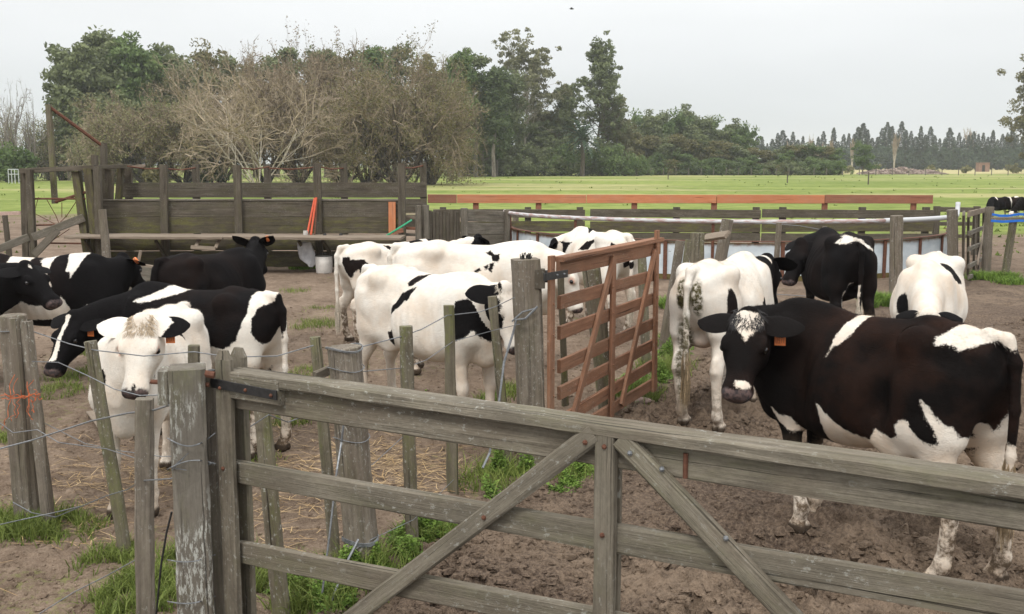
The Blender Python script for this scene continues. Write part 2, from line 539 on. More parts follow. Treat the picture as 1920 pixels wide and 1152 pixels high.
def poly_sd(P, Q):
    """signed distance (positive inside) of points P (n,2) to polygon Q"""
    Q = np.asarray(Q, float); d = np.full(len(P), 1e9); inside = np.zeros(len(P), bool)
    for i in range(len(Q)):
        a = Q[i]; b = Q[(i + 1) % len(Q)]; e = b - a; w = P - a
        t = np.clip((w @ e) / max(1e-9, e @ e), 0, 1); dd = w - t[:, None] * e
        d = np.minimum(d, (dd ** 2).sum(1))
        c = ((a[1] <= P[:, 1]) & (b[1] > P[:, 1])) | ((b[1] <= P[:, 1]) & (a[1] > P[:, 1]))
        with np.errstate(divide='ignore', invalid='ignore'):
            xi = a[0] + (P[:, 1] - a[1]) / (b[1] - a[1] + 1e-12) * e[0]
        inside ^= c & (P[:, 0] < xi)
    return np.where(inside, 1, -1) * np.sqrt(d)

def coat_material(name, white=(.76, .725, .66), cream=(.64, .50, .37), black=(.0055, .005, .0052), brown=(.045, .022, .014), brownf=.25, mud=(.13, .095, .065)):
    k = NT(name, .85, .05)
    P = k.obj()
    hair = k.noise(k.mapv(P, (14, 60, 45)), 1.6, 5, .7, 1.0)
    wob = k.noise(P, 22, 5, .7)
    wob2 = k.noise(P, 110, 3, .7)
    d = k.math('ADD', k.attr('blk'), k.math('ADD', k.math('MULTIPLY', k.math('SUBTRACT', wob, .5), .05), k.math('MULTIPLY', k.math('SUBTRACT', wob2, .5), .028)))
    isb = k.rng(d, -.004, .005)
    wn = k.noise(P, 3.2, 4, .6)
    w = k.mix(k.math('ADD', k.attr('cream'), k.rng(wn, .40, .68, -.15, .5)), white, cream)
    w = k.mix(k.rng(hair, .3, .7, .0, .42), w, tuple(x * .66 for x in white))
    w = k.mix(k.math('MULTIPLY', k.rng(k.noise(P, 5, 4, .6), .50, .72), .22), w, (.40, .34, .27))
    pk = k.attr('pink')
    w = k.mix(pk, w, (.52, .26, .19))
    b = k.mix(k.math('MULTIPLY', k.math('MULTIPLY', k.attr('brn'), k.rng(k.noise(P, 2.6, 4, .6), .4, .7)), brownf), black, brown)
    b = k.mix(k.rng(hair, .35, .75, 0, .5), b, tuple(x * 2.2 for x in black))
    c = k.mix(isb, w, b)
    mm = k.math('MULTIPLY', k.attr('mud'), k.rng(k.noise(P, 13, 6, .7), .42, .56))
    c = k.mix(mm, c, mud)
    dg = k.attr('dung')
    c = k.mix(k.math('MULTIPLY', dg, k.rng(k.noise(P, 28, 4, .7), .35, .55)), c, (.07, .06, .025))
    c = k.mix(k.attr('hoof'), c, (.06, .045, .033))
    nose = k.attr('nose')
    c = k.mix(nose, c, k.mix(k.rng(k.noise(P, 40, 3), .4, .62), (.045, .039, .04), (.12, .082, .075)))
    k.col(c)
    k.link(k.rng(nose, 0, 1, .8, .4), k.b.inputs['Roughness'])
    k.bump(k.math('ADD', hair, k.math('MULTIPLY', k.noise(P, 7, 3), .8)), .55, .014)
    return k.m
M['eye'] = plain('dark_wet_eye', (.008, .006, .005), .08, 0, .2, 30, .6, 0)
M['eartag'] = plain('orange_plastic_tag', (.72, .20, .05), .5, 0, .15, 20)
M['tagink'] = plain('tag_marking', (.05, .03, .02), .7, 0, .1, 20, bump=0)
M['tuft'] = plain('switch_hair', (.30, .22, .13), .8, 0, .5, 60)
M['tuft_white'] = plain('pale_switch_hair', (.62, .55, .45), .8, 0, .4, 60)
M['tuft_blond'] = plain('blond_forelock_hair', (.46, .36, .25), .8, 0, .4, 60)
M['tuft_black'] = plain('black_switch_hair', (.015, .013, .013), .7, 0, .4, 60)
M['pupil'] = plain('eyelid_skin', (.30, .17, .13), .6, 0, .3, 30)

COWS = {}
def cow(key, label, pos, heading, scale=1.0, head=None, legs=None, res=.014, patches=(), base='white', mat=None, hair=12000,
        tail=None, tuft='tuft', ears=None, tags=(), thin=1.0, cream=.22, muddy=.8, creams=(), dungs=(), group='dairy cows standing in the yard', poll_hair=None, face='white', tailside=0.0, neck_up=0.0, earcol=None, belly=0.0, earshape=None, tall=1.0):
    """pos = ground point (X, Y) under mid body; heading in degrees (0 = +X, 90 = away); head = (poll, muzzle) world points"""
    th = R(heading)
    fx = np.array([math.cos(th), math.sin(th), 0]); fy = np.array([-math.sin(th), math.cos(th), 0]); fz = np.array([0, 0, 1.0])
    O = np.array([pos[0], pos[1], 0.0])
    B = np.stack([fx, fy, fz])
    scl = np.array([scale, scale, scale * tall])
    def tl(p): return B @ (np.asarray(p, float) - O) / scl      # world -> local
    poll, muz = tl(head[0]), tl(head[1])
    HX = nrm(muz - poll)
    up = np.array([0, 0, 1.0]) if len(head) < 3 else nrm(B @ np.asarray(head[2], float))
    if abs(HX[2]) > .93 and len(head) < 3: up = nrm(poll - np.array([.3, 0, .9]))
    HZ = nrm(up - HX * up.dot(HX)); HY = np.cross(HZ, HX)
    HL = .50
    def hp(x, y, z): return poll + HX * x + HY * y + HZ * z
    pts = np.array([poll, hp(.55, 0, 0), hp(.1, .15, -.2), hp(.1, -.15, -.2), hp(.5, 0, -.2), hp(0, 0, .08)])
    lo = np.minimum(np.array([-1.02, -.37, -.02]), pts.min(0) - .08); hi = np.maximum(np.array([.9, .37, 1.42]), pts.max(0) + .08)
    F = Field(lo, hi, res / scale)
    t = thin
    # trunk
    F.loft([-.86, -.80, -.70, -.55, -.42, -.25, 0, .2, .4, .55, .68, .78, .84],
           [1.17, 1.245, 1.30, 1.325, 1.325, 1.305, 1.29, 1.29, 1.315, 1.315, 1.24, 1.12, 1.00],
           [1.05, .94, .84, .78, .72, .63 - belly, .565 - belly, .565 - belly * .6, .60, .63, .67, .74, .84],
           [.07, .14 * t, .20 * t, .235 * t, .245 * t, .275 * t, .315 * t, .305 * t, .25 * t, .215, .175, .12, .05], 2.05, .20)
    # legs: shear joints by foot offsets
    lg = {'hl': (0, 0), 'hr': (0, 0), 'fl': (0, 0), 'fr': (0, 0)}
    if legs: lg.update(legs)
    yv = np.array([0, 1.0, 0])
    feet = {}
    for nm in ('hl', 'hr', 'fl', 'fr'):
        s_ = 1 if nm[1] == 'l' else -1; ox, oy = lg[nm]
        def J(x, y, z):
            kk = max(0.0, 1 - z / 1.0) ** .9
            return np.array([x + ox * kk, s_ * y + oy * kk, z])
        if nm[0] == 'h':
            F.seg(J(-.58, .10, 1.06), J(-.56, .15, .80), (.125, .235), (.10, .20), yv, .07)
            F.seg(J(-.45, .20, .98), J(-.40, .21, .78), (.055, .10), (.05, .09), yv, .08)
            F.seg(J(-.55, .165, .80), J(-.685, .165, .53), (.085, .14), (.046, .062), yv, .06)
            F.seg(J(-.755, .165, .58), J(-.765, .165, .50), (.022, .028), (.03, .034), yv, .05)
            F.ell(J(-.715, .165, .495), (.06, .045, .072), .03)
            F.seg(J(-.725, .165, .48), J(-.70, .16, .17), (.040, .048), (.036, .040), yv, .03)
            fb = J(-.695, .16, .135); F.ell(fb, (.045, .041, .055), .03)
            F.seg(fb, J(-.655, .16, .07), (.038, .04), (.042, .046), yv, .02)
            ft = J(-.645, .16, 0)
            for q_ in (.024, -.024): F.ell(ft + np.array([.0, q_, .03]), (.068, .029, .05), .012)
        else:
            F.seg(J(.47, .145, 1.12), J(.62, .165, .86), (.075, .15), (.075, .115), yv, .07)
            F.seg(J(.60, .165, .86), J(.50, .165, .72), (.07, .11), (.065, .10), yv, .06)
            F.seg(J(.50, .15, .74), J(.535, .135, .44), (.062, .088), (.042, .048), yv, .05)
            F.ell(J(.54, .135, .405), (.051, .047, .06), .03)
            F.seg(J(.54, .135, .39), J(.53, .13, .16), (.039, .041), (.036, .038), yv, .03)
            fb = J(.53, .13, .135); F.ell(fb, (.042, .041, .05), .03)
            F.seg(fb, J(.56, .13, .07), (.037, .038), (.042, .044), yv, .02)
            ft = J(.57, .13, 0)
            for q_ in (.024, -.024): F.ell(ft + np.array([.0, q_, .03]), (.066, .029, .05), .012)
        feet[nm] = ft
    for s_ in (1, -1):
        F.ell((.47, s_ * .165, 1.00), (.12, .06, .22), .09)                   # shoulder blade
        F.ell((-.22, s_ * .305 * t, 1.15), (.13, .10, .10), .08, sub=True)    # hollow before the hips
        F.ell((-.27, s_ * .34 * t, .88), (.075, .12, .22), .08, sub=True)       # crease before the thigh
        F.ell((.27, s_ * .35 * t, .93), (.05, .09, .24), .11, sub=True)         # crease behind the shoulder
        F.ell((-.63, s_ * .245 * t, 1.23), (.14, .09, .07), .07, sub=True)     # between hook and pin
        F.ell((-.10, s_ * .16, 1.365), (.38, .09, .06), .08, sub=True)          # beside the spine
        hk = (-.44, s_ * .190 * t, 1.228); pn = (-.79, s_ * .092, 1.175)
        F.seg((-.40, 0, 1.265), hk, (.060, .042), (.055, .038), (1, 0, 0), .07)   # hook bone
        F.seg(hk, pn, (.036, .04), (.03, .036), (0, 1, 0), .075)                 # hook to pin bone
        F.seg(hk, (-.50, s_ * .19, .95), (.04, .05), (.03, .05), (0, 1, 0), .09)
        F.ell((-.335, s_ * .17, .70), (.13, .05, .10), .08)                  # flank fold
    F.ell((.43, 0, 1.265), (.22, .05, .045), .07)
    F.ell((.66, 0, .68), (.12, .08, .10), .09)                               # brisket
    F.ell((-.50, 0, .70), (.12, .09, .07), .06)                              # udder
    # neck
    hb = hp(.07, 0, -.085)
    a0 = np.array([.50, 0, 1.02]); a1 = np.array([.80, hb[1] * .22, 1.03 + neck_up]); b1 = hb - nrm(hb - a1) * .0
    N = 7; prev = None
    ctrl = [a0, a1, a1 + (hb - a1) * .55 + np.array([0, 0, .02]), hb]
    for i in range(N + 1):
        u = i / N
        p = (1 - u) ** 3 * ctrl[0] + 3 * (1 - u) ** 2 * u * ctrl[1] + 3 * (1 - u) * u * u * ctrl[2] + u ** 3 * ctrl[3]
        w = .165 + (.088 - .165) * u ** .8; h_ = .245 + (.125 - .245) * u ** .75
        if prev is not None:
            dd = nrm(p - prev[0]); sd = nrm(np.cross(np.array([0, 0, 1.0]), dd)) if abs(dd[2]) < .95 else yv
            F.seg(prev[0], p, prev[1], (w, h_), sd, .05)
        prev = (p, (w, h_))
    # dewlap
    th_ = hp(.16, 0, -.17)
    F.seg(np.array([.70, 0, .76]), th_ * .6 + np.array([.72, 0, .84]) * .4 - np.array([0, 0, .02]), (.035, .07), (.025, .05), yv, .08)
    # head
    hf = (poll, HX, HY, HZ)
    F.loft([-.035, 0, .06, .13, .20, .28, .36, .44, .49, .515],
           [.0, .030, .045, .047, .043, .028, .012, .004, -.008, -.03],
           [-.09, -.13, -.17, -.195, -.20, -.178, -.145, -.128, -.118, -.10],
           [.045, .090, .115, .122, .122, .098, .080, .077, .074, .052], 2.2, -.10, .03, hf)
    for s_ in (1, -1):
        F.ell(hp(.145, s_ * .072, -.10), (.11, .048, .08), .05, axes=(HX, HY, HZ))     # cheek
        F.ell(hp(.195, s_ * .106, .012), (.050, .026, .024), .03, axes=(HX, HY, HZ))   # brow
        F.ell(hp(.21, s_ * .141, -.022), (.024, .018, .018), .012, sub=True, axes=(HX, HY, HZ))
        F.ell(hp(.50, s_ * .046, -.040), (.03, .032, .03), .02, axes=(HX, HY, HZ))      # nostril rims
        F.ell(hp(.530, s_ * .050, -.030), (.020, .015, .013), .010, sub=True, axes=(HX, HY, HZ))
    F.ell(hp(.455, 0, -.055), (.066, .084, .062), .03, axes=(HX, HY, HZ))               # muzzle
    F.ell(hp(.44, 0, -.118), (.06, .058, .03), .02, axes=(HX, HY, HZ))                 # lower lip / chin
    F.ell(hp(.0, 0, .03), (.05, .06, .035), .04, axes=(HX, HY, HZ))                      # poll
    # tail
    tt = tail if tail is not None else (.0, .50)
    tx = -.875
    tp = [np.array([-.74, 0, 1.285]), np.array([-.84, 0, 1.275]), np.array([-.895, tailside * .15, 1.17]), np.array([-.905, tailside * .4, .95]), np.array([-.90, tailside * .8, .72]), np.array([-.895, tailside, tt[1]])]
    rr = [.04, .034, .028, .025, .022, .018]
    for i in range(5): F.seg(tp[i], tp[i + 1], (rr[i],) * 2, (rr[i + 1],) * 2, (0, 1, .01), .025)
    V, Q = surface_nets(F.f, F.lo, F.h)
    V[:, 2] = np.maximum(V[:, 2], 0)
    # slight rib and skin relief
    rib = np.exp(-((V[:, 0] - .08) / .28) ** 4) * np.clip((V[:, 2] - .62) / .1, 0, 1) * np.clip((1.22 - V[:, 2]) / .1, 0, 1)
    V[:, 1] += np.sign(V[:, 1]) * rib * .0030 * np.sin((V[:, 0] + .25 * (V[:, 2] - .9)) * 78)
    # ---- coat pattern on the skin
    sb = 1.0 if base == 'black' else -1.0
    hl = np.stack([(V - poll) @ HX, (V - poll) @ HY, (V - poll) @ HZ], 1)
    neckd = np.clip(1 - np.maximum(-hl[:, 0], 0) / .05, 0, 1)
    dpl = V - poll
    ishead = (hl[:, 0] > -.06) & (hl[:, 0] < .62) & (np.abs(hl[:, 1]) < .16) & (hl[:, 2] > -.235) & (hl[:, 2] < .12)
    blk = np.full(len(V), .3 * sb)
    def put(sd, val):
        nonlocal blk
        if val == 'b': blk = np.maximum(blk, np.clip(sd, -.3, .3))
        else: blk = np.minimum(blk, -np.clip(sd, -.3, .3))
    for pt in patches:
        kind, val = pt[0], pt[1]
        if kind == 'side' or kind == 'sideb':
            sgn = pt[2]; yy = .26 * sgn
            pol = []
            for (px, py) in pt[3]:
                d = B @ ray(px, py) / scl; o_ = tl((0, 0, CAM_H)); tt_ = (yy - o_[1]) / d[1]
                q = o_ + d * tt_; pol.append((q[0], q[2]))
            sd = poly_sd(V[:, (0, 2)], pol)
            side = np.clip(V[:, 1] * sgn + .10, -.3, .3)
            if kind == 'sideb': side = .3
            sd = np.minimum(sd, side); sd = np.where(ishead, -.3, sd)
            put(sd, val)
        elif kind == 'rear' or kind == 'front':
            xx = -.80 if kind == 'rear' else .7
            pol = []
            for (px, py) in pt[2]:
                d = B @ ray(px, py) / scl; o_ = tl((0, 0, CAM_H)); tt_ = (xx - o_[0]) / d[0]
                q = o_ + d * tt_; pol.append((q[1], q[2]))
            sd = poly_sd(V[:, (1, 2)], pol)
            sd = np.minimum(sd, np.clip((-.69 - V[:, 0]) if kind == 'rear' else (V[:, 0] - .3), -.3, .3))
            put(sd, val)
        elif kind == 'plx':      # outline on the plane x = a, kept between x limits
            xx = pt[3]; pol = []
            for (px, py) in pt[2]:
                d = B @ ray(px, py) / scl; o_ = tl((0, 0, CAM_H)); tt_ = (xx - o_[0]) / d[0]
                q = o_ + d * tt_; pol.append((q[1], q[2]))
            sd = np.minimum(poly_sd(V[:, (1, 2)], pol), np.minimum(V[:, 0] - pt[4], pt[5] - V[:, 0])); sd = np.where(ishead, -.3, sd)
            put(sd, val)
        elif kind == 'top':
            zz = 1.27
            pol = []
            for (px, py) in pt[2]:
                d = B @ ray(px, py) / scl; o_ = tl((0, 0, CAM_H)); tt_ = (zz - o_[2]) / d[2]
                q = o_ + d * tt_; pol.append((q[0], q[1]))
            sd = poly_sd(V[:, (0, 1)], pol)
            sd = np.minimum(sd, np.clip(V[:, 2] - 1.20, -.3, .3)); sd = np.where(ishead, -.3, sd)
            put(sd, val)
        elif kind == 'ell':      # local body ellipsoid: centre, radii
            c, r_ = np.array(pt[2]), np.array(pt[3])
            e = np.sqrt((((V - c) / r_) ** 2).sum(1)); sd = (1 - e) * min(r_)
            sd = np.where(ishead, -.3, sd)
            put(sd, val)
        elif kind == 'head':     # head-frame ellipsoid
            c, r_ = np.array(pt[2]), np.array(pt[3])
            e = np.sqrt((((hl - c) / r_) ** 2).sum(1)); sd = (1 - e) * min(r_)
            sd = np.where(ishead, sd, -.3)
            put(sd, val)
        elif kind == 'headall':
            blk = np.where(ishead, .3 if val == 'b' else -.3, blk)
        elif kind == 'neck':     # everything forward of plane x > a (soft) incl. neck
            sd = np.clip(V[:, 0] + .25 * (1.0 - V[:, 2]) * pt[3] - pt[2], -.3, .3); put(sd, val)
        elif kind == 'below':
            sd = np.clip(pt[2] - V[:, 2], -.3, .3); put(sd, val)
    for pt in patches:
        if pt[0] == 'headtop':      # polygon on the forehead plane
            sd = poly_sd(hl[:, :2], pt[2]); sd = np.minimum(sd, np.clip(hl[:, 2] + .06, -.3, .3)); sd = np.where(ishead, sd, -.3); put(sd, pt[1])
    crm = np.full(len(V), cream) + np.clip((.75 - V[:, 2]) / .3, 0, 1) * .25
    for c, r_, a in creams:
        e = np.sqrt((((V - np.array(c)) / np.array(r_)) ** 2).sum(1)); crm += a * np.clip(1.2 - e, 0, 1)
    crm = np.clip(crm, 0, 1)
    pink = np.zeros(len(V))
    pink = np.maximum(pink, .55 * np.clip(1 - np.sqrt((((V - np.array([-.50, 0, .66])) / np.array([.2, .13, .12])) ** 2).sum(1)), 0, 1))
    for s_ in (1, -1):
        e = np.sqrt((((hl - np.array([.205, s_ * .12, -.012])) / np.array([.04, .03, .032])) ** 2).sum(1))
        pink = np.maximum(pink, .7 * np.clip((1.15 - e) * 3, 0, 1))
    nose = np.clip((hl[:, 0] - .475) / .012, 0, 1) * (hl[:, 2] < .0) * (hl[:, 2] > -.105) * ishead
    mud = np.clip((.42 * (.6 + muddy) - V[:, 2]) / .22, 0, 1) * muddy * 1.3
    hoofm = np.clip((.062 - V[:, 2]) / .012, 0, 1)
    mud = np.clip(mud, 0, 1)
    dung = np.zeros(len(V))
    for c, r_, a in dungs:
        e = np.sqrt((((V - np.array(c)) / np.array(r_)) ** 2).sum(1)); dung = np.maximum(dung, a * np.clip((1.2 - e) * 3, 0, 1))
    # ---- ears, joined to the same skin
    EV = []; EQ = []; Eblk = []; Ecr = []
    nb = len(V)
    es = earshape or {}
    for s_ in (1, -1):
        drop, back = es.get('drop', .10), es.get('back', .10)
        base_ = hp(.035, s_ * .098, -.02)
        ed = nrm(HY * s_ - HZ * drop - HX * back); ef = nrm(np.cross(ed, HZ)) * s_    # across the ear
        ef = nrm(ef + HZ * es.get('roll', .25) * 1.0)
        en = np.cross(ed, ef)
        Ln = .235; nu, nv = 9, 9
        g = np.zeros((2, nu, nv, 3))
        for iu in range(nu):
            u = iu / (nu - 1)
            hw = .090 * math.sin(math.pi * min(1, .16 + u * .84) ** 1.05) ** .62 + .004
            if iu == nu - 1: hw = .006
            for iv in range(nv):
                v = iv / (nv - 1) * 2 - 1
                cup = .038 * (1 - (v) ** 2) * (1 - u * .75)
                c_ = base_ + ed * (Ln * u - .02) + ef * (v * hw) - en * s_ * 0 + HX * 0
                nn = -nrm(HX * .75 + HZ * -.1)   # cup opens toward the face side
                p_ = c_ + nn * cup - HZ * .02 * u
                g[0, iu, iv] = p_; g[1, iu, iv] = p_ + nn * (.007 * max(0, 1 - v * v) ** .5 + .0015)
        ids = nb + len(EV) * 0 + sum(len(x) for x in EV) + np.arange(2 * nu * nv).reshape(2, nu, nv)
        EV.append(g.reshape(-1, 3))
        eb = (ears or {}).get(s_, 'w' if base == 'white' else 'b')
        uu = np.repeat(np.linspace(0, 1, nu), nv); vv = np.tile(np.linspace(-1, 1, nv), nu)
        for layer in (0, 1):
            if eb == 'b': Eblk.append(np.full(nu * nv, .3))
            elif eb == 'w': Eblk.append(np.full(nu * nv, -.3))
            else: Eblk.append(np.clip((uu - .35) * .2 + (np.abs(vv) - .6) * .05, -.3, .3))   # dark tip
            Ecr.append(np.full(nu * nv, .5 if layer == 0 else .1))
        for layer in (0, 1):
            a = ids[layer]
            q = np.stack([a[:-1, :-1], a[1:, :-1], a[1:, 1:], a[:-1, 1:]], -1).reshape(-1, 4)
            EQ.append(q if layer == 0 else q[:, ::-1])
        for edge in (0, nv - 1):
            EQ.append(np.stack([ids[0][:-1, edge], ids[0][1:, edge], ids[1][1:, edge], ids[1][:-1, edge]], -1))
    EVc = np.concatenate(EV); ne = len(EVc)
    Vall = np.concatenate([V, EVc]); Qall = np.concatenate([Q] + EQ)
    z = np.zeros(ne)
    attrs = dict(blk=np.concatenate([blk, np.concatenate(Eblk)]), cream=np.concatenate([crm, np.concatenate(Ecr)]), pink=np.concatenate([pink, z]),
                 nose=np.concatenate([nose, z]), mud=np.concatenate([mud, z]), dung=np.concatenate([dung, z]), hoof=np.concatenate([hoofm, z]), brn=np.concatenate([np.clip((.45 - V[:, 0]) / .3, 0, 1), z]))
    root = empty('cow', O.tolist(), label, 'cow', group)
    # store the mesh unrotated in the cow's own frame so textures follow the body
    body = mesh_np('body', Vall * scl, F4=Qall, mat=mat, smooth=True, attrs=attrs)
    root.rotation_euler = (0, 0, th)
    body.parent = root; body.matrix_parent_inverse = Matrix.Identity(4)
    def child(mb, name, m, smooth=True, par=None):
        o = mb.build(name, m, smooth=smooth, loc=(0, 0, 0)); o.location = (0, 0, 0); o.parent = par or root; return o
    S_ = scl
    for s_ in (1, -1):
        e = MB(); e.ball(hp(.21, s_ * .117, -.016) * S_, .0225 * scale, 10, 8)
        child(e, 'eye', M['eye'])
    # tail switch hair
    tb = tp[-1]; hv = []; hf3 = []
    rg = np.random.default_rng(abs(hash(label)) % 1000 if False else len(label) * 7)
    ns = 420
    for i in range(ns):
        u0 = rg.random() * .26
        a = tb + np.array([0, 0, u0]) + (rg.random(3) - .5) * .022
        wdt = .034 * (1 - abs(u0 - .08) * 2)
        e1 = a + np.array([(rg.random() - .5) * wdt * 2, (rg.random() - .5) * wdt * 2, -.12 - rg.random() * .08])
        e2 = e1 + np.array([(rg.random() - .5) * .04, (rg.random() - .5) * .04, -.10 - rg.random() * .06])
        e2[:2] = e2[:2] * .8 + tb[:2] * .2
        pd = np.array([math.cos(i), math.sin(i), 0]) * .003
        j = len(hv); hv += [a - pd, a + pd, e1 - pd, e1 + pd, e2]
        hf3 += [(j, j + 1, j + 3), (j, j + 3, j + 2), (j + 2, j + 3, j + 4)]
    o = mesh_np('tail_tuft', np.array(hv) * S_, F3=hf3, mat=M[tuft]); o.parent = root
    # short coat hair over the skin
    if hair:
        tri = V[Q[:, :3]]
        ar = np.linalg.norm(np.cross(tri[:, 1] - tri[:, 0], tri[:, 2] - tri[:, 0]), axis=1)
        pick = rg.choice(len(Q), hair, p=ar / ar.sum())
        w3 = rg.random((hair, 2)); p0 = V[Q[pick, 0]] + (V[Q[pick, 1]] - V[Q[pick, 0]]) * w3[:, :1] + (V[Q[pick, 3]] - V[Q[pick, 0]]) * w3[:, 1:]
        nn = np.cross(V[Q[pick, 1]] - V[Q[pick, 0]], V[Q[pick, 3]] - V[Q[pick, 0]]); nn /= np.linalg.norm(nn, axis=1)[:, None] + 1e-9
        keep = (p0[:, 2] > .12) & ~((((p0 - poll) @ HX) > .40) & (((p0 - poll) @ HX) < .6) & (np.abs((p0 - poll) @ HY) < .15))
        flow = np.tile(np.array([-1.0, 0, -.55]), (hair, 1)) + rg.normal(0, .35, (hair, 3))
        flow -= nn * (flow * nn).sum(1)[:, None]; flow /= np.linalg.norm(flow, axis=1)[:, None] + 1e-9
        ln = (.008 + .011 * rg.random(hair) + .009 * np.clip((p0[:, 2] - 1.15) / .15, 0, 1) * rg.random(hair))[:, None] / scale
        ln = np.where((((p0 - poll) @ HX) > -.05)[:, None] & (np.linalg.norm(p0 - poll, axis=1) < .5)[:, None], ln * .6, ln)
        tip = p0 + (flow * .92 + nn * .38) * ln
        sd = np.cross(flow, nn) * .0010
        HV = np.stack([p0 - sd - nn * .002, p0 + sd - nn * .002, tip], 1)[keep].reshape(-1, 3)
        nk = len(HV) // 3
        HF = np.arange(nk * 3).reshape(-1, 3)
        at_ = {}
        for kk in ('blk', 'cream', 'pink', 'nose', 'mud', 'dung', 'brn', 'hoof'):
            src = attrs[kk][:len(V)]; vv_ = src[Q[pick, 0]][keep]
            at_[kk] = np.repeat(vv_, 3)
        o = mesh_np('coat_hair', HV * S_, F3=HF, mat=mat, attrs=at_); o.parent = root
    # curly forelock
    if poll_hair:
        m_, n_, ln_ = poll_hair
        hv = []; hf3 = []
        for i in range(n_):
            px_, py_ = (rg.random() * .13 - .035), (rg.random() - .5) * .15
            a = hp(px_, py_, .036 - (py_ / .1) ** 2 * .02)
            dr = HX * (.5 + rg.random() * .6) + HY * ((rg.random() - .5) * 1.0 + py_ * 5) + HZ * (.45 * rg.random() + .12)
            dr = nrm(dr); l_ = ln_ * (.6 + .6 * rg.random())
            b_ = a + dr * l_ * .5; c_ = b_ + nrm(dr - HZ * .65 + HY * (rg.random() - .5)) * l_ * .5
            pd = nrm(np.cross(dr, HZ)) * .0022
            j = len(hv); hv += [a - pd, a + pd, b_ - pd, b_ + pd, c_]
            hf3 += [(j, j + 1, j + 3), (j, j + 3, j + 2), (j + 2, j + 3, j + 4)]
        o = mesh_np('forelock', np.array(hv) * S_, F3=hf3, mat=M[m_]); o.parent = root
    # ear tags
    for (s_, kind) in tags:
        base_ = hp(.035, s_ * .098, -.02); ed = nrm(HY * s_ - HZ * es.get('drop', .10) - HX * es.get('back', .10))
        wdn = np.array([0, 0, -1.0]); c_ = base_ + ed * .085 + HX * .02 + wdn * .045
        tgr = MB()
        if kind == 'flag':
            tgr.beam((c_ - wdn * .012) * S_, (c_ + wdn * .048) * S_, .062 * scale, .004, side=ed, seg=2, ch=.001, rough=0)
            tg = child(tgr, 'ear_tag', M['eartag'], smooth=False)
            ink = MB()
            f_ = nrm(np.cross(ed, wdn)); f_ = f_ if f_.dot(HX) > 0 else -f_
            # three figures on the tag, built from small strokes
            figs = {'0': ((0, 0, 1, 0), (1, 0, 1, 2), (1, 2, 0, 2), (0, 2, 0, 0)), '9': ((0, 0, 1, 0), (1, 0, 1, 2), (0, 1, 1, 1), (0, 0, 0, 1), (0, 2, 1, 2)), '7': ((0, 0, 1, 0), (1, 0, .4, 2)), '1': ((.5, 0, .5, 2),)}
            es_ = ed if np.cross(ed, wdn).dot(f_) < 0 else -ed
            for q, ch_ in enumerate('0971'):
                for (xa, ya, xb, yb) in figs[ch_]:
                    A_ = c_ + es_ * (-.024 + q * .0135 + xa * .008) + wdn * (.004 + ya * .015) + f_ * .0035
                    B_ = c_ + es_ * (-.024 + q * .0135 + xb * .008) + wdn * (.004 + yb * .015) + f_ * .0035
                    ink.tube([A_ * S_, B_ * S_], .0012 * scale, 4)
            child(ink, 'tag_number', M['tagink'], smooth=False, par=tg)
        else:
            fdir = -nrm(HX * .75)
            c_ = base_ + ed * .10 - HX * .02
            for off_ in (.0, ):
                tgr.tube([(c_ - HX * .04) * S_, (c_ + HX * .03) * S_], .021 * scale, 12)
            tg = child(tgr, 'ear_tag', M['eartag'])
            bt = MB(); bt.tube([(c_ - HX * .045) * S_, (c_ + HX * .035) * S_], .008 * scale, 8); child(bt, 'tag_stud', M['pale_wood'], par=tg)
    COWS[key] = root
    return root
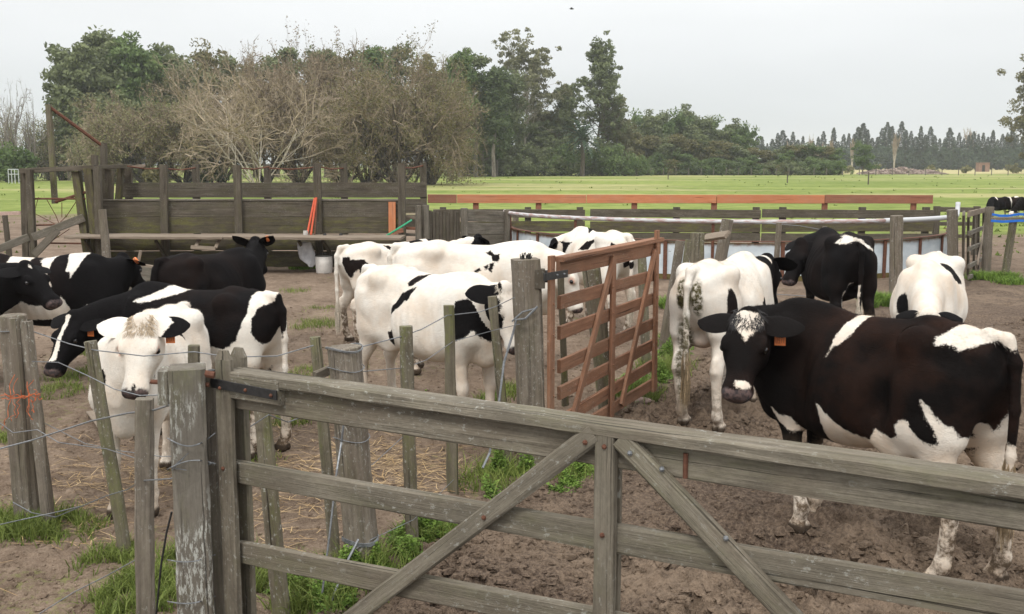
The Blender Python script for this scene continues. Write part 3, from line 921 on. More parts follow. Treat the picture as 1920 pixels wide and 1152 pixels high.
# ------------------------------------------------------------------ the herd
M['coat'] = coat_material('holstein_coat')
M['coat_brown'] = coat_material('brownish_black_coat', brownf=1.0, black=(.0055, .0045, .0042), brown=(.033, .015, .0095))
def H2(p, m): return (at(*p), at(*m))
def PX(ox, oy, s_, *pts): return [(ox + x * s_, oy + y * s_) for x, y in pts]
cow('M', 'large brownish black cow with white forehead and tan shoulder stripe, face turned to the camera', (2.02, 5.73), 121.5, 1.0, thin=.89, tall=1.045,
    head=H2((1405, 595, 5.9), (1377, 742, 5.55)), legs={'hl': (.03, 0), 'hr': (-.10, -.02), 'fl': (-.24, 0), 'fr': (-.10, 0)}, res=.012, base='black', mat=M['coat_brown'], hair=70000,
    ears={1: 'b', -1: 'b'}, tags=[(1, 'flag')], poll_hair=('tuft_black', 300, .075), belly=.0, cream=.42, creams=[((0, 0, .6), (.9, .4, .25), .45)], tail=(0, .55), neck_up=.03,
    patches=[('side', 'w', 1, PX(1240, 560, .354, (885, 30), (1010, 25), (950, 110), (945, 200), (880, 260), (855, 310), (865, 200), (890, 110))),
             ('side', 'w', 1, [(1732, 634), (1750, 612), (1792, 600), (1835, 612), (1870, 640), (1842, 666), (1820, 645), (1792, 655), (1771, 663), (1760, 652), (1735, 648)]),
             ('side', 'w', 1, [(1536, 756), (1551, 772), (1565, 790), (1580, 808), (1600, 822), (1618, 827), (1633, 808), (1650, 814), (1668, 822), (1685, 818), (1678, 800), (1692, 785), (1705, 795), (1722, 822), (1740, 838), (1755, 835), (1748, 810), (1730, 775), (1727, 750), (1740, 765), (1757, 795), (1775, 805), (1782, 825), (1795, 832), (1810, 825), (1830, 900), (1830, 1120), (1700, 1120), (1690, 900), (1600, 890), (1530, 870), (1540, 800)]),
             ('side', 'w', 1, [(1440, 765), (1455, 778), (1470, 784), (1482, 812), (1468, 812), (1452, 795)]),
             ('ell', 'w', (-.74, -.17, .68), (.2, .085, .27)), ('ell', 'w', (-.90, 0, .66), (.07, .06, .13)),
             ('below', 'w', .46),
             ('headtop', 'w', [(.015, .085), (.0, -.085), (.06, -.09), (.11, -.055), (.15, -.02), (.19, .005), (.20, .02), (.17, .03), (.12, .06), (.06, .092)]),
             ('head', 'w', (.462, .035, .0), (.025, .045, .03))])
cow('E', 'white cow facing the camera behind the wire fence, pale curly forelock', (-2.38, 6.70), 271, .88,
    head=H2((268, 603, 6.05), (243, 768, 5.72)), legs={'fl': (-.05, -.03), 'fr': (-.05, -.03), 'hl': (.02, 0)}, res=.012, base='white', mat=M['coat'], hair=50000, thin=.95,
    ears={1: 'tip', -1: 'w'}, tags=[(1, 'flag')], poll_hair=('tuft_blond', 420, .08), tall=1.04, earshape={'drop': -.05, 'back': .05}, muddy=.35,
    patches=[('front', 'b', [(194, 690), (202, 688), (209, 700), (209, 718), (203, 727), (197, 715)]), ('front', 'b', [(281, 700), (286, 705), (285, 718), (277, 722)]),
             ('side', 'b', 1, [(341, 603), (350, 608), (359, 625), (361, 640), (354, 630), (346, 617)])])
cow('D', 'black and white cow with lowered head and tan wither patch, behind the white curly cow', (-2.45, 7.88), 155, .92,
    head=H2((140, 595, 8.0), (92, 690, 7.75)), base='black', mat=M['coat'], tall=1.04, hair=35000, tags=[(1, 'flag')], tail=(0, .5), tuft='tuft_white', legs={'hr': (-.08, 0), 'hl': (.0, 0)}, muddy=.8,
    patches=[('side', 'w', 1, [(446, 530), (475, 528), (505, 535), (528, 553), (520, 562), (500, 553), (483, 556), (481, 570), (467, 580), (461, 600), (463, 625), (470, 645), (478, 655), (488, 667), (500, 672), (512, 680), (525, 678), (560, 690), (560, 880), (240, 880), (240, 690), (385, 655), (400, 650), (420, 655), (440, 642), (446, 620), (450, 600), (452, 575), (446, 560)]),
             ('side', 'w', 1, [(243, 566), (267, 553), (290, 535), (325, 528), (316, 550), (305, 557), (283, 563), (253, 570)]),
             ('rear', 'w', [(515, 600), (540, 600), (545, 900), (400, 900), (420, 700), (500, 690)]), ('below', 'w', .5), ('headtop', 'w', [(.02, -.03), (.02, .02), (.2, .015), (.42, .03), (.42, -.03), (.2, -.02)])])
cow('A', 'black cow with a tiny white forehead star at the left edge', (-5.78, 9.85), 0, 1.0, head=H2((46, 500, 9.75), (104, 560, 9.6)), base='black', mat=M['coat'], hair=15000,
    patches=[('head', 'w', (.06, -.01, .05), (.02, .015, .03)), ('below', 'w', .5)])
cow('B', 'black and white banded cow facing right beside the lone grey stake', (-4.85, 10.45), 8, .97, head=H2((228, 484, 10.8), (264, 526, 11.1)), base='black', mat=M['coat'], tags=[(-1, 'disc')], hair=15000,
    patches=[('side', 'w', -1, [(3, 497), (7, 484), (28, 478), (55, 482), (45, 495), (26, 497), (22, 505), (7, 502)]),
             ('side', 'w', -1, [(86, 470), (113, 470), (92, 488), (88, 498), (86, 517), (97, 535), (95, 540), (83, 519), (76, 503), (66, 491), (83, 484)]),
             ('side', 'w', -1, [(118, 470), (139, 468), (162, 474), (148, 488), (146, 500), (139, 509), (131, 521), (128, 512), (120, 510), (121, 495), (119, 484)]),
             ('side', 'w', -1, [(-10, 585), (21, 578), (43, 564), (57, 571), (104, 573), (113, 555), (121, 564), (130, 580), (121, 600), (-10, 600)]),
             ('side', 'w', -1, [(155, 580), (163, 571), (167, 575), (160, 592)]), ('below', 'w', .45), ('head', 'w', (.03, 0, .05), (.03, .03, .03))])
cow('C', 'all black cow standing by the plank walkway, looking away', (-3.33, 11.3), 64, .94, earshape={'drop': .0, 'back': .9}, head=H2((478, 452, 12.2), (491, 505, 12.5)), base='black', mat=M['coat'], tags=[(-1, 'disc')], hair=15000, tuft='tuft_black')
cow('F', 'white cow with two black back patches and a long pale tail, nearest the bucket', (-1.48, 12.94), 38, .93, head=H2((895, 446, 14.0), (925, 510, 14.2)), mat=M['coat'], hair=15000, ears={1: 'b', -1: 'b'}, tuft='tuft_white', tail=(0, .42),
    patches=[('side', 'b', -1, [(732, 462), (742, 462), (760, 473), (759, 478), (745, 478), (738, 470)]), ('side', 'b', -1, [(784, 455), (795, 446), (805, 451), (808, 455), (817, 459), (817, 446), (832, 448), (842, 460), (847, 469), (793, 471), (785, 462)]),
             ('side', 'b', -1, [(674, 492), (683, 488), (695, 497), (682, 508), (677, 513)]), ('plx', 'b', [(638, 483), (652, 483), (650, 500), (641, 513)], -.88, -1.1, -.78), ('plx', 'b', [(655, 488), (667, 488), (667, 504), (661, 500), (655, 526), (651, 510)], -.8, -1, -.6), ('headall', 'b')])
cow('G', 'white cow in the middle of the white three, small black spots on its shoulder', (-.35, 10.8), 0, 1.05, head=H2((1066, 490, 10.7), (1098, 595, 10.6)), mat=M['coat'], hair=20000, cream=.22,
    patches=[('side', 'b', -1, [(907, 475), (920, 472), (927, 480), (937, 477), (937, 488), (932, 493), (923, 490), (920, 482)]), ('side', 'b', -1, [(907, 500), (915, 497), (915, 503), (910, 507)]), ('side', 'b', -1, [(918, 495), (927, 493), (922, 510), (917, 507)]),
             ('side', 'b', -1, [(888, 508), (900, 502), (902, 507), (890, 513)]), ('side', 'b', -1, [(1057, 518), (1066, 518), (1067, 540), (1060, 540)]), ('side', 'b', -1, [(1072, 516), (1084, 514), (1087, 524), (1080, 532), (1075, 528)])])
cow('H', 'white cow with a black shoulder patch and black eye patch, nearest the grey gate post', (-.69, 8.54), -43, 1.0, head=H2((943, 540, 7.85), (976, 650, 7.65)), mat=M['coat'], hair=40000, ears={1: 'w', -1: 'b'}, cream=.18, muddy=.3, creams=[((.7, 0, .8), (.2, .2, .3), .3)],
    legs={'fl': (.05, 0), 'fr': (-.02, 0)}, poll_hair=('tuft_white', 150, .06),
    patches=[('side', 'b', -1, [(750, 523), (767, 517), (768, 525), (760, 538), (752, 538), (748, 533)]), ('side', 'b', -1, [(747, 550), (768, 540), (765, 560), (747, 580), (735, 592), (733, 580)]), ('side', 'b', -1, [(722, 623), (740, 617), (740, 637), (735, 650), (728, 643)]),
             ('side', 'b', -1, [(848, 567), (863, 562), (880, 580), (877, 540), (885, 545), (893, 538), (907, 547), (930, 540), (930, 600), (913, 607), (907, 637), (900, 643), (890, 647), (883, 637), (877, 623), (867, 637), (853, 640), (848, 603)]),
             ('head', 'b', (.17, -.12, -.05), (.15, .08, .09)), ('head', 'b', (.0, -.08, -.03), (.08, .08, .1))])
cow('I', 'white cow seen from behind over the red gate, walking away', (1.13, 13.45), 112, 1.02, head=H2((1042, 455, 14.1), (1015, 500, 14.2)), mat=M['coat'], hair=15000, ears={1: 'b', -1: 'w'}, legs={'hl': (-.1, .05), 'hr': (.1, .05)}, tuft='tuft_white',
    patches=[('side', 'b', 1, [(1085, 469), (1092, 453), (1107, 447), (1100, 460), (1097, 469)]), ('rear', 'b', [(1136, 472), (1152, 455), (1162, 463), (1160, 468)]), ('rear', 'b', [(1172, 458), (1180, 456), (1182, 466)]), ('rear', 'b', [(1166, 493), (1184, 486), (1184, 496), (1172, 504)]),
             ('top', 'b', [(1098, 430), (1119, 429), (1115, 436), (1104, 438)]), ('side', 'b', 1, [(1020, 470), (1040, 452), (1066, 455), (1059, 475), (1037, 476)]), ('head', 'b', (.05, .05, 0), (.12, .12, .1))])
cow('J', 'white cow with dung-stained rump and black head, standing behind the large dark cow', (1.88, 8.98), 60, 1.05, head=H2((1437, 486, 10.3), (1444, 562, 10.5)), mat=M['coat'], hair=40000, ears={1: 'b', -1: 'b'}, legs={'hl': (.05, -.05), 'hr': (-.03, -.05), 'fl': (-.15, 0), 'fr': (-.15, 0)}, muddy=.5,
    dungs=[((-.87, .065, 1.10), (.12, .045, .13), 1), ((-.87, -.06, 1.06), (.12, .045, .16), 1), ((-.72, .08, .55), (.16, .06, .38), .9), ((-.75, -.1, .5), (.1, .045, .3), .6), ((-.9, 0, .8), (.06, .03, .2), .9)], tail=(.0, .5), tuft='tuft',
    patches=[('ell', 'b', (-.58, -.22, 1.0), (.085, .12, .13)), ('side', 'b', -1, [(1419, 566), (1431, 550), (1436, 578), (1421, 588)]), ('ell', 'b', (-.86, .07, 1.04), (.1, .03, .06)), ('headall', 'b'), ('ell', 'b', (1.02, -.15, 1.1), (.22, .3, .4))])
cow('K', 'black cow with white tailhead line seen from behind, head turned left', (3.85, 12.1), 88, 1.07, head=H2((1503, 455, 12.5), (1472, 532, 12.3)), base='black', mat=M['coat'], hair=20000, tags=[(1, 'flag')], earshape={'drop': .5, 'back': .3}, tuft='tuft_white', tail=(.02, .5), belly=.03,
    patches=[('plx', 'w', [(1572, 458), (1596, 443), (1607, 448), (1634, 467), (1632, 470), (1602, 451), (1580, 459)], -.72, -1.0, -.35), ('rear', 'w', [(1542, 521), (1546, 546), (1554, 558), (1554, 590), (1545, 590), (1543, 552)]), ('rear', 'w', [(1596, 533), (1606, 533), (1604, 590), (1580, 590), (1586, 546), (1594, 550)]), ('below', 'w', .42)])
cow('L', 'white cow with lowered head and black saddle patch, behind the large dark cow', (4.0, 9.73), 243, 1.0, head=H2((1742, 590, 8.3), (1735, 705, 8.05)), mat=M['coat'], hair=30000, thin=1.06, creams=[((.5, 0, 1.1), (.35, .3, .3), .5)], ears={1: 'b', -1: 'b'}, cream=.25, poll_hair=('tuft_white', 150, .06), earshape={'drop': .8, 'back': .4},
    patches=[('ell', 'b', (.06, .20, 1.21), (.20, .13, .16)), ('side', 'b', 1, [(1803, 568), (1815, 588), (1815, 612), (1808, 606)]), ('ell', 'b', (.75, -.16, .95), (.12, .08, .1))])
# ------------------------------------------------------------------ gates, posts, pens
def vplane(A, B, off=0.0):
    """vertical plane through ground points A, B, moved 'off' toward the camera; returns pixel -> point"""
    A = np.array([A[0], A[1], 0.0]); B_ = np.array([B[0], B[1], 0.0]); d = nrm(B_ - A); n = np.array([d[1], -d[0], 0.0])
    if n.dot(-A) < 0: n = -n
    def f(px, py, o=0.0):
        r_ = ray(px, py); a = A + n * (off + o); c = np.array([0, 0, CAM_H])
        return c + r_ * ((a - c).dot(n) / r_.dot(n))
    f.n = n; f.d = d
    return f
UPV = np.array([0, 0, 1.0])
def front_gate():
    root = empty('wooden_gate', (-1.07, 3.88, 0), 'weathered grey-green farm gate with diagonal braces, closest to the camera', 'gate')
    P = vplane((-1.07, 3.88), (1.27, 2.46)); d, n = P.d, P.n
    g = M['gate_wood']
    far = 1.25
    def rail(name, x0, y0, x1, y1, h, t=.036, o=0.0, ext=far, s=0.0, mat=g, start=None):
        a, b = P(x0, y0, o), P(x1, y1, o); dd = nrm(b - a)
        MB().beam(a - dd * s, b + dd * ext, h, t, side=UPV, rough=.004, ch=.005, warp=.004).build(name, mat, root)
        return a, b
    # cap board and top rail
    a, b = P(437, 690), P(1920, 897); dd = nrm(b - a)
    MB().beam(a - UPV * .022, b + dd * far - UPV * .022, .105, .042, side=n, rough=.005, ch=.006, seg=60).build('cap_board', g, root)
    rail('top_rail', 440, 736, 1920, 950, .115, .034)
    rail('rail', 445, 884, 1915, 1137, .088, .034, s=.04)
    rail('rail', 445, 1032, 1100, 1163, .088, .034, s=.04, ext=2.6)
    rail('rail', 445, 1170, 700, 1228, .088, .034, s=.04, ext=3.2)
    # heel stile: two boards either side of the rails
    for (px, top, o) in ((419, 657, .045), (447, 652, -.045)):
        t_ = P(px, top, o); z0 = .12
        m = MB(); m.beam(np.array([t_[0], t_[1], z0]), t_ - UPV * .035, .075, .03, side=d, rough=.004)
        m.beam(t_ - UPV * .035, t_, .074, .03, side=d, rough=.003, taper=.55, seg=2)
        m.build('heel_stile', g, root)
    # middle stile
    for o in (.035, -.035):
        t_ = P(1137 + (10 if o < 0 else 0), 812, o)
        MB().beam(np.array([t_[0], t_[1], .1]), t_, .068, .032, side=d, rough=.004).build('middle_stile', g, root)
    # diagonal braces, one pair each way
    for o in (.037, -.037):
        a, b = P(1108, 818, o), P(668, 1152, o); dd = nrm(b - a)
        MB().beam(a - dd * .02, b + dd * .45, .062, .030, side=np.cross(dd, n), rough=.004).build('brace', g, root)
        a, b = P(1172, 830, o), P(1478, 1152, o); dd = nrm(b - a)
        MB().beam(a - dd * .02, b + dd * .5, .066, .030, side=np.cross(dd, n), rough=.004).build('brace', g, root)
    # thickening block and strap hinge at the heel
    a, b = P(432, 724, .036), P(528, 738, .036)
    MB().beam(a, b, .092, .036, side=UPV, rough=.003).build('hinge_block', g, root)
    a, b = P(397, 718, .066), P(519, 742, .066); dd = nrm(b - a)
    h = MB(); h.beam(a, b, .036, .006, side=UPV, ch=.001, rough=0, seg=4)
    c_ = P(397, 708, .0); h.tube([c_ + UPV * .03, c_ - UPV * .06], .016, 10)
    h.beam(P(385, 708, .0), P(400, 718, .064), .036, .006, side=UPV, ch=.001, rough=0, seg=2)
    hg = h.build('strap_hinge', M['iron'], root)
    for (x, y, o) in ((412, 728, .07), (460, 732, .07), (508, 742, .07)):
        MB().ball(P(x, y, o), .0075, 8, 4).build('bolt', M['rust'], hg)
    for (x, y, o) in ((418, 879, .063), (1097, 830, .055), (1133, 838, .053), (907, 971, .055), (1129, 1004, .053), (1262, 827, .0), (1241, 880, .055), (1181, 850, .055), (1361, 1010, .055)):
        MB().ball(P(x, y, o), .0085, 8, 4).build('bolt', M['rust'] if x < 1170 else M['wire'], root)
    a = P(1286, 850, .02); MB().tube([a, a - UPV * .075], .0075, 8).build('bolt', M['rust'], root)
front_gate()

def hinge_post():
    Y = 3.84
    t = at(350, 688, Y); root = empty('gate_post', (t[0], t[1], 0), 'thick lichen-grey square gate post with a side block, next to the weathered gate', 'post')
    m = MB(); m.beam(np.array([t[0], t[1], -.2]), t, .132, .15, side=(1, .25, 0), rough=.009, ch=.012, seg=20)
    m.build('post', M['lichen_wood'], root)
    b = at(309, 692, Y + .03); c = at(310, 754, Y + .03)
    MB().beam(b, c, .042, .12, side=(1, .2, 0), rough=.004).build('side_block', M['lichen_wood'], root)
    MB().tube([at(283, 716, Y - .01), at(392, 722, Y - .02)], .009, 8).build('hinge_rod', M['rust'], root)
    a = at(375, 700, Y + .06); MB().tube([at(374, 699, Y - .03), at(402, 704, Y - .03)], .014, 8).build('hinge_rod', M['rust'], root)
    # loops of wire round the post
    for (py, dip, r) in ((822, 14, .0026), (880, -8, .0022), (1050, 6, .0022), (1128, 6, .0026)):
        w = MB(); pts = []
        for k in range(13):
            u = k / 12; x = 314 + u * 90
            off = -.095 if .07 < u < .72 else -.03
            pts.append(at(x, py + dip * math.sin(math.pi * u) * 1.4 - u * 10, Y + off))
        w.tube(pts, r, 6); w.build('wire_loop', M['wire'], root)
    w = MB(); w.tube([at(322, 882, Y - .09), at(353, 850, Y - .095), at(322, 878, Y - .09), at(350, 882, Y - .09)], .002, 5); w.build('wire_loop', M['wire'], root)
    t2 = at(391, 700, 3.93)
    p = MB().beam(np.array([t2[0], t2[1], -.2]), t2, .05, .10, side=(1, .1, 0), rough=.005).build('side_plank', M['post_wood'], root)
hinge_post()

def stake(name, label, basepx, toppx, w, Y=None, mat='post_moss', round_=False, r=None, depth=None, group=None, dy=0.0, pointed=False):
    b = gp(*basepx) if Y is None else at(basepx[0], basepx[1], Y)
    Yb = b[1]
    t = at(toppx[0], toppx[1], Yb + dy)
    if Y is not None:      # base lies below the picture: run the post on to the ground
        dd = (b - t); b = t + dd * (t[2] / max(.05, t[2] - b[2]))
    m = MB()
    if round_: m.post(b, t, w / 2, taper=.96, groove=.16, rough=.008, n=20)
    else: m.beam(b - nrm(t - b) * .12, t, w, depth or w * .85, side=(1, .15, 0), rough=.007, ch=w * .15, seg=14, taper=.93)
    o = m.build(name, M[mat], smooth=False)
    tag(o, label, 'post' if name.endswith('post') else 'stake', group)
    return o, b, t
G_ST = 'stakes and posts of the wire fence'
FS = {}
FS[1] = stake('round_post', 'thick round post with sawn top at the left edge', (52, 972), (24, 592), .155, mat='post_wood', round_=True, group=G_ST)
FS['1b'] = stake('fence_stake', 'squared stake tied to the right of the thick round post at the left edge', (92, 985), (48, 603), .072, mat='post_wood', group=G_ST)
o, b, t = FS['1c'] = stake('short_stake', 'short split stake tied upright against the front of the leftmost round post', (37, 733), (26, 597), .062, Y=6.0, mat='post_wood', group=G_ST)
bpy.data.objects.remove(o)
_a, _b = at(37, 736, 6.02), at(26, 597, 6.02)
o = MB().beam(_a, _b, .062, .04, side=(1, 0, 0), rough=.006, ch=.012).build('short_stake', M['post_wood']); tag(o, 'short split stake tied upright against the front of the leftmost round post', 'stake', G_ST)
FS[2] = stake('fence_stake', 'leaning lichen-speckled stake in front of the white cow', (235, 1035), (170, 640), .068, group=G_ST)
FS[3] = stake('fence_stake', 'upright stake with yellow-green streaks left of the thick square gate post', (273, 1150), (271, 748), .078, Y=4.35, mat='post_wood', group=G_ST)
FS[4] = stake('fence_stake', 'short stub of a stake showing behind the thick square gate post', (364, 800), (364, 648), .068, Y=5.7, mat='post_moss', group=G_ST)
FS[5] = stake('fence_stake', 'tilted stake seen between the rails at the hinge end of the weathered gate', (527, 1150), (490, 745), .082, Y=4.75, mat='post_moss', group=G_ST)
FS[6] = stake('fence_stake', 'thin leaning stake just left of the thick round brace post', (628, 1045), (591, 632), .062, mat='post_moss', group=G_ST)
FS[7] = stake('round_post', 'thick round brace post bound with wire, cracked sawn top', (680, 1070), (645, 652), .185, mat='post_wood', round_=True, group=G_ST)
FS[8] = stake('fence_stake', 'bright green mossy stake right of the thick round brace post', (773, 1025), (761, 612), .076, mat='post_moss', group=G_ST)
FS[9] = stake('fence_stake', 'straight white-lichened stake crossing the black shoulder patch of the nearest white cow', (849, 922), (842, 573), .074, mat='post_moss', group=G_ST)
FS[10] = stake('fence_stake', 'stake just left of the smooth grey gate post', (953, 868), (923, 556), .072, mat='post_moss', group=G_ST)
FS[11] = stake('fence_stake', 'dark thin stake seen through the left bars of the red gate', (1060, 760), (1052, 520), .06, mat='race_wood_mossy', group=G_ST)
FS[12] = stake('round_post', 'round dark post leaning behind the middle of the red gate', (1140, 778), (1108, 505), .165, mat='post_moss', round_=True, group=G_ST)
FS[13] = stake('fence_stake', 'dark leaning stake seen through the right half of the red gate', (1212, 692), (1203, 470), .09, mat='post_moss', group=G_ST)
FS[14] = stake('fence_stake', 'stake sloping left beside the free end of the red gate', (1243, 655), (1276, 452), .10, mat='post_wood', group=G_ST)
FS[15] = stake('fence_stake', 'second sloping stake right of the red gate, thinner', (1262, 662), (1292, 450), .075, mat='post_moss', group=G_ST)
FS[16] = stake('fence_post', 'square wire-bound post standing left of the thick tilted post', (1302, 600), (1308, 437), .19, mat='post_moss', group=G_ST)
FS[17] = stake('fence_post', 'thick tilted post with split top behind the dung-stained cow', (1335, 575), (1364, 412), .19, mat='post_wood', round_=True, group=G_ST)
FS[18] = stake('fence_post', 'slim grey post standing left of the black cow with turned head', (1450, 565), (1461, 418), .085, mat='post_wood', group=G_ST)
FS[19] = stake('fence_post', 'small post top showing behind the back of the black cow with turned head', (1546, 520), (1546, 425), .09, mat='post_wood', group=G_ST)
FS[20] = stake('round_post', 'tall round grey post between the black cow and the saddle-patched white cow', (1679, 550), (1681, 405), .235, mat='post_wood', round_=True, group=G_ST)
FS[21] = stake('round_post', 'stout post at the right end of the galvanised pen wall', (1787, 532), (1785, 394), .20, mat='post_wood', round_=True, group=G_ST)
FS[22] = stake('fence_post', 'slim leaning post under the blue tape at the right edge', (1883, 525), (1901, 410), .13, mat='post_moss', group=G_ST)
FS[23] = stake('fence_post', 'lone grey post with frayed top in front of the plank walkway', (206, 545), (192, 393), .135, mat='post_wood', group=G_ST)
FS[24] = stake('fence_stake', 'thin dark stake standing at the far left in front of the field', (20, 500), (9, 404), .11, mat='race_wood', group=G_ST)
FS[25] = stake('round_post', 'rough round post at the left end of the galvanised pen wall', (966, 470), (967, 393), .16, mat='post_wood', round_=True, group=G_ST)
# tee board nailed between posts
o = MB().beam(at(1322, 446, 15.2), at(1364, 440, 14.6), .13, .05, side=(0, 1, .2), rough=.005).build('short_board', M['pale_wood']); tag(o, 'short pale board laid across the tops of two stakes behind the dung-stained cow', 'board')

# twine on the left bundle
o = MB(); rgt = np.random.default_rng(4)
for (x0, y0, x1, y1, w_, r) in ((2, 742, 76, 738, 3, .0022), (2, 748, 70, 735, 3, .0022), (10, 735, 74, 744, 4, .002), (50, 716, 58, 788, 4, .002), (60, 712, 50, 770, 5, .0018), (22, 702, 6, 806, 6, .002), (30, 708, 22, 790, 5, .0018), (38, 735, 30, 782, 5, .0018), (72, 738, 56, 752, 4, .002), (64, 730, 78, 748, 4, .002), (54, 740, 64, 775, 5, .0018)):
    n_ = 11; pts = []
    for k in range(n_):
        u = k / (n_ - 1); pts.append(at(x0 + (x1 - x0) * u + rgt.normal() * w_ * .5, y0 + (y1 - y0) * u + rgt.normal() * w_ * .5 + 5 * math.sin(math.pi * u), 5.92 + rgt.random() * .03))
    o.tube(pts, r, 5)
o = o.build('baling_twine', M['twine']); tag(o, 'frayed orange twine tying the post bundle at the left edge', 'twine')

# wires of the fence
def wire(label, pts, r=.0018, sag=0.0, name='fence_wire', mat='wire', group='wires strung along the fence'):
    w = MB(); P_ = []
    for i in range(len(pts) - 1):
        a, b = np.array(pts[i]), np.array(pts[i + 1])
        for k in range(8):
            u = k / 8; P_.append(a + (b - a) * u - UPV * sag * 4 * u * (1 - u))
    P_.append(np.array(pts[-1]))
    w.tube(P_, r, 5); o = w.build(name, M[mat]); tag(o, label, 'wire', group); return o
yo = -.05
wire('top fence wire crossing the face of the white curly cow', [at(0, 622, 6.1), at(62, 622, 6.1), at(130, 645, 5.9), at(178, 657, 5.55), at(270, 668, 5.6), at(364, 660, 5.62), at(430, 670, 5.6), at(520, 668, 5.4), at(588, 648, 5.45)], .0034)
wire('second fence wire dropping from the left posts behind the leaning stake', [at(60, 678, 6.0), at(110, 680, 5.9), at(165, 705, 5.5), at(215, 730, 5.4), at(262, 742, 5.3), at(330, 740, 5.3)], .003)
wire('thick twisted wire crossing low from the left edge to the square gate post', [at(-5, 843, 5.6), at(60, 826, 5.6), at(170, 790, 5.4), at(240, 775, 4.8), at(290, 769, 4.3), at(318, 760, 3.8)], .0048)
wire('slack wire looping behind the left posts', [at(-5, 790, 5.9), at(25, 812, 5.9), at(70, 806, 5.9), at(110, 830, 5.8), at(200, 842, 5.5), at(262, 862, 5.0)], .003)
wire('wire tied round the leaning stake at mid height', [at(76, 790, 6.1), at(160, 832, 5.9), at(228, 846, 5.6), at(300, 856, 5.6), at(330, 856, 5.6)], .0025)
wire('low fence wire between the post bundle and the upright stake', [at(24, 942, 6.0), at(60, 962, 6.0), at(104, 970, 5.9), at(200, 930, 5.5), at(240, 918, 5.3), at(262, 902, 4.4), at(320, 898, 3.9), at(400, 868, 3.8)], .0034)
wire('lowest fence wire slanting down to the bottom edge', [at(-5, 985, 5.8), at(40, 975, 5.9), at(100, 962, 5.9), at(150, 950, 5.7)], .0036)
wire('bottom wire lying near the grass at the lower left', [at(60, 1160, 4.7), at(140, 1110, 4.7), at(200, 1080, 4.6), at(262, 1046, 4.4)], .0028)
wire('dark twisted wire hanging left of the square gate post', [at(322, 960, 4.1), at(312, 1000, 4.1), at(302, 1060, 4.1), at(292, 1160, 4.1)], .0045, mat='iron')
wire('short wire between the square gate post and the tilted stake', [at(470, 800, 4.7), at(504, 778, 4.65), at(540, 792, 4.9), at(600, 770, 5.6), at(628, 757, 5.4)], .003)
wire('top wire running from the round brace post past the white cow', [at(618, 662, 5.4), at(680, 650, 5.5), at(750, 632, 5.65), at(790, 618, 5.9), at(838, 592, 6.6), at(900, 585, 7.2), at(930, 575, 7.25), at(965, 558, 7.1)], .0034)
wire('middle wire from the round brace post toward the smooth grey gate post', [at(640, 700, 5.5), at(690, 696, 5.5), at(760, 690, 5.7), at(800, 675, 6.1), at(850, 640, 6.7), at(925, 620, 7.3), at(975, 608, 7.1)], .0028)
wire('loose wire hanging between the mossy stake and the brace post', [at(640, 905, 5.3), at(700, 870, 5.5), at(760, 815, 5.7)], .0022)
wire('low wire in the weeds by the brace post', [at(650, 1040, 5.2), at(700, 1010, 5.3), at(775, 975, 5.6), at(850, 900, 6.6)], .0022)
wire('wire stretched across the dark pen behind the black cow', [at(1405, 555, 12), at(1450, 552, 14), at(1520, 556, 14.5), at(1600, 556, 14.8)], .005)
wire('thin wire sagging in front of the dark board fence', [at(1370, 417, 16), at(1450, 420, 16.5), at(1500, 424, 16.5), at(1546, 432, 17)], .006)
# bindings round the thick brace post
for (py, n_, lb) in ((655, 2, 'top'), (690, 1, 'second'), (818, 1, 'middle'), (1012, 4, 'lowest, thickest')):
    m = MB(); pts = []
    c = FS[7][1] + (FS[7][2] - FS[7][1]) * ((1070 - py) / 418.0)
    for a in np.linspace(0, 2 * math.pi * n_, 22 * n_): pts.append(c + np.array([math.cos(a) * .098, math.sin(a) * .098, .012 * math.sin(a * 2) + .006 * a / 6.28]))
    o = m.tube(pts, .0026, 5).build('wire_binding', M['wire']); tag(o, lb + ' wire binding round the thick round brace post', 'wire', 'bindings of the brace post')
o = MB().tube([at(645, 790, 5.1), at(640, 830, 5.1), at(632, 880, 5.0), at(617, 1010, 4.9), at(600, 1145, 4.8)], .0055, 6).build('brace_wire', M['wire']); tag(o, 'long twisted brace wire slanting down left of the round brace post', 'wire', 'brace wires')
o = MB().tube([at(672, 1012, 5.15), at(650, 1055, 5.05), at(612, 1150, 4.8)], .007, 6).build('brace_wire', M['wire']); tag(o, 'short twisted brace wire at the foot of the round brace post', 'wire', 'brace wires')
o = MB().tube([at(640, 788, 5.15), at(652, 783, 5.2), at(675, 790, 5.2)], .009, 6).build('wire_knot', M['wire']); tag(o, 'knot of wire high on the round brace post', 'wire')
o = MB().beam(at(590, 706, 5.35), at(622, 692, 5.45), .05, .03, side=UPV, rough=.004).build('brace_board', M['post_wood']); tag(o, 'small board end resting against the round brace post', 'board')

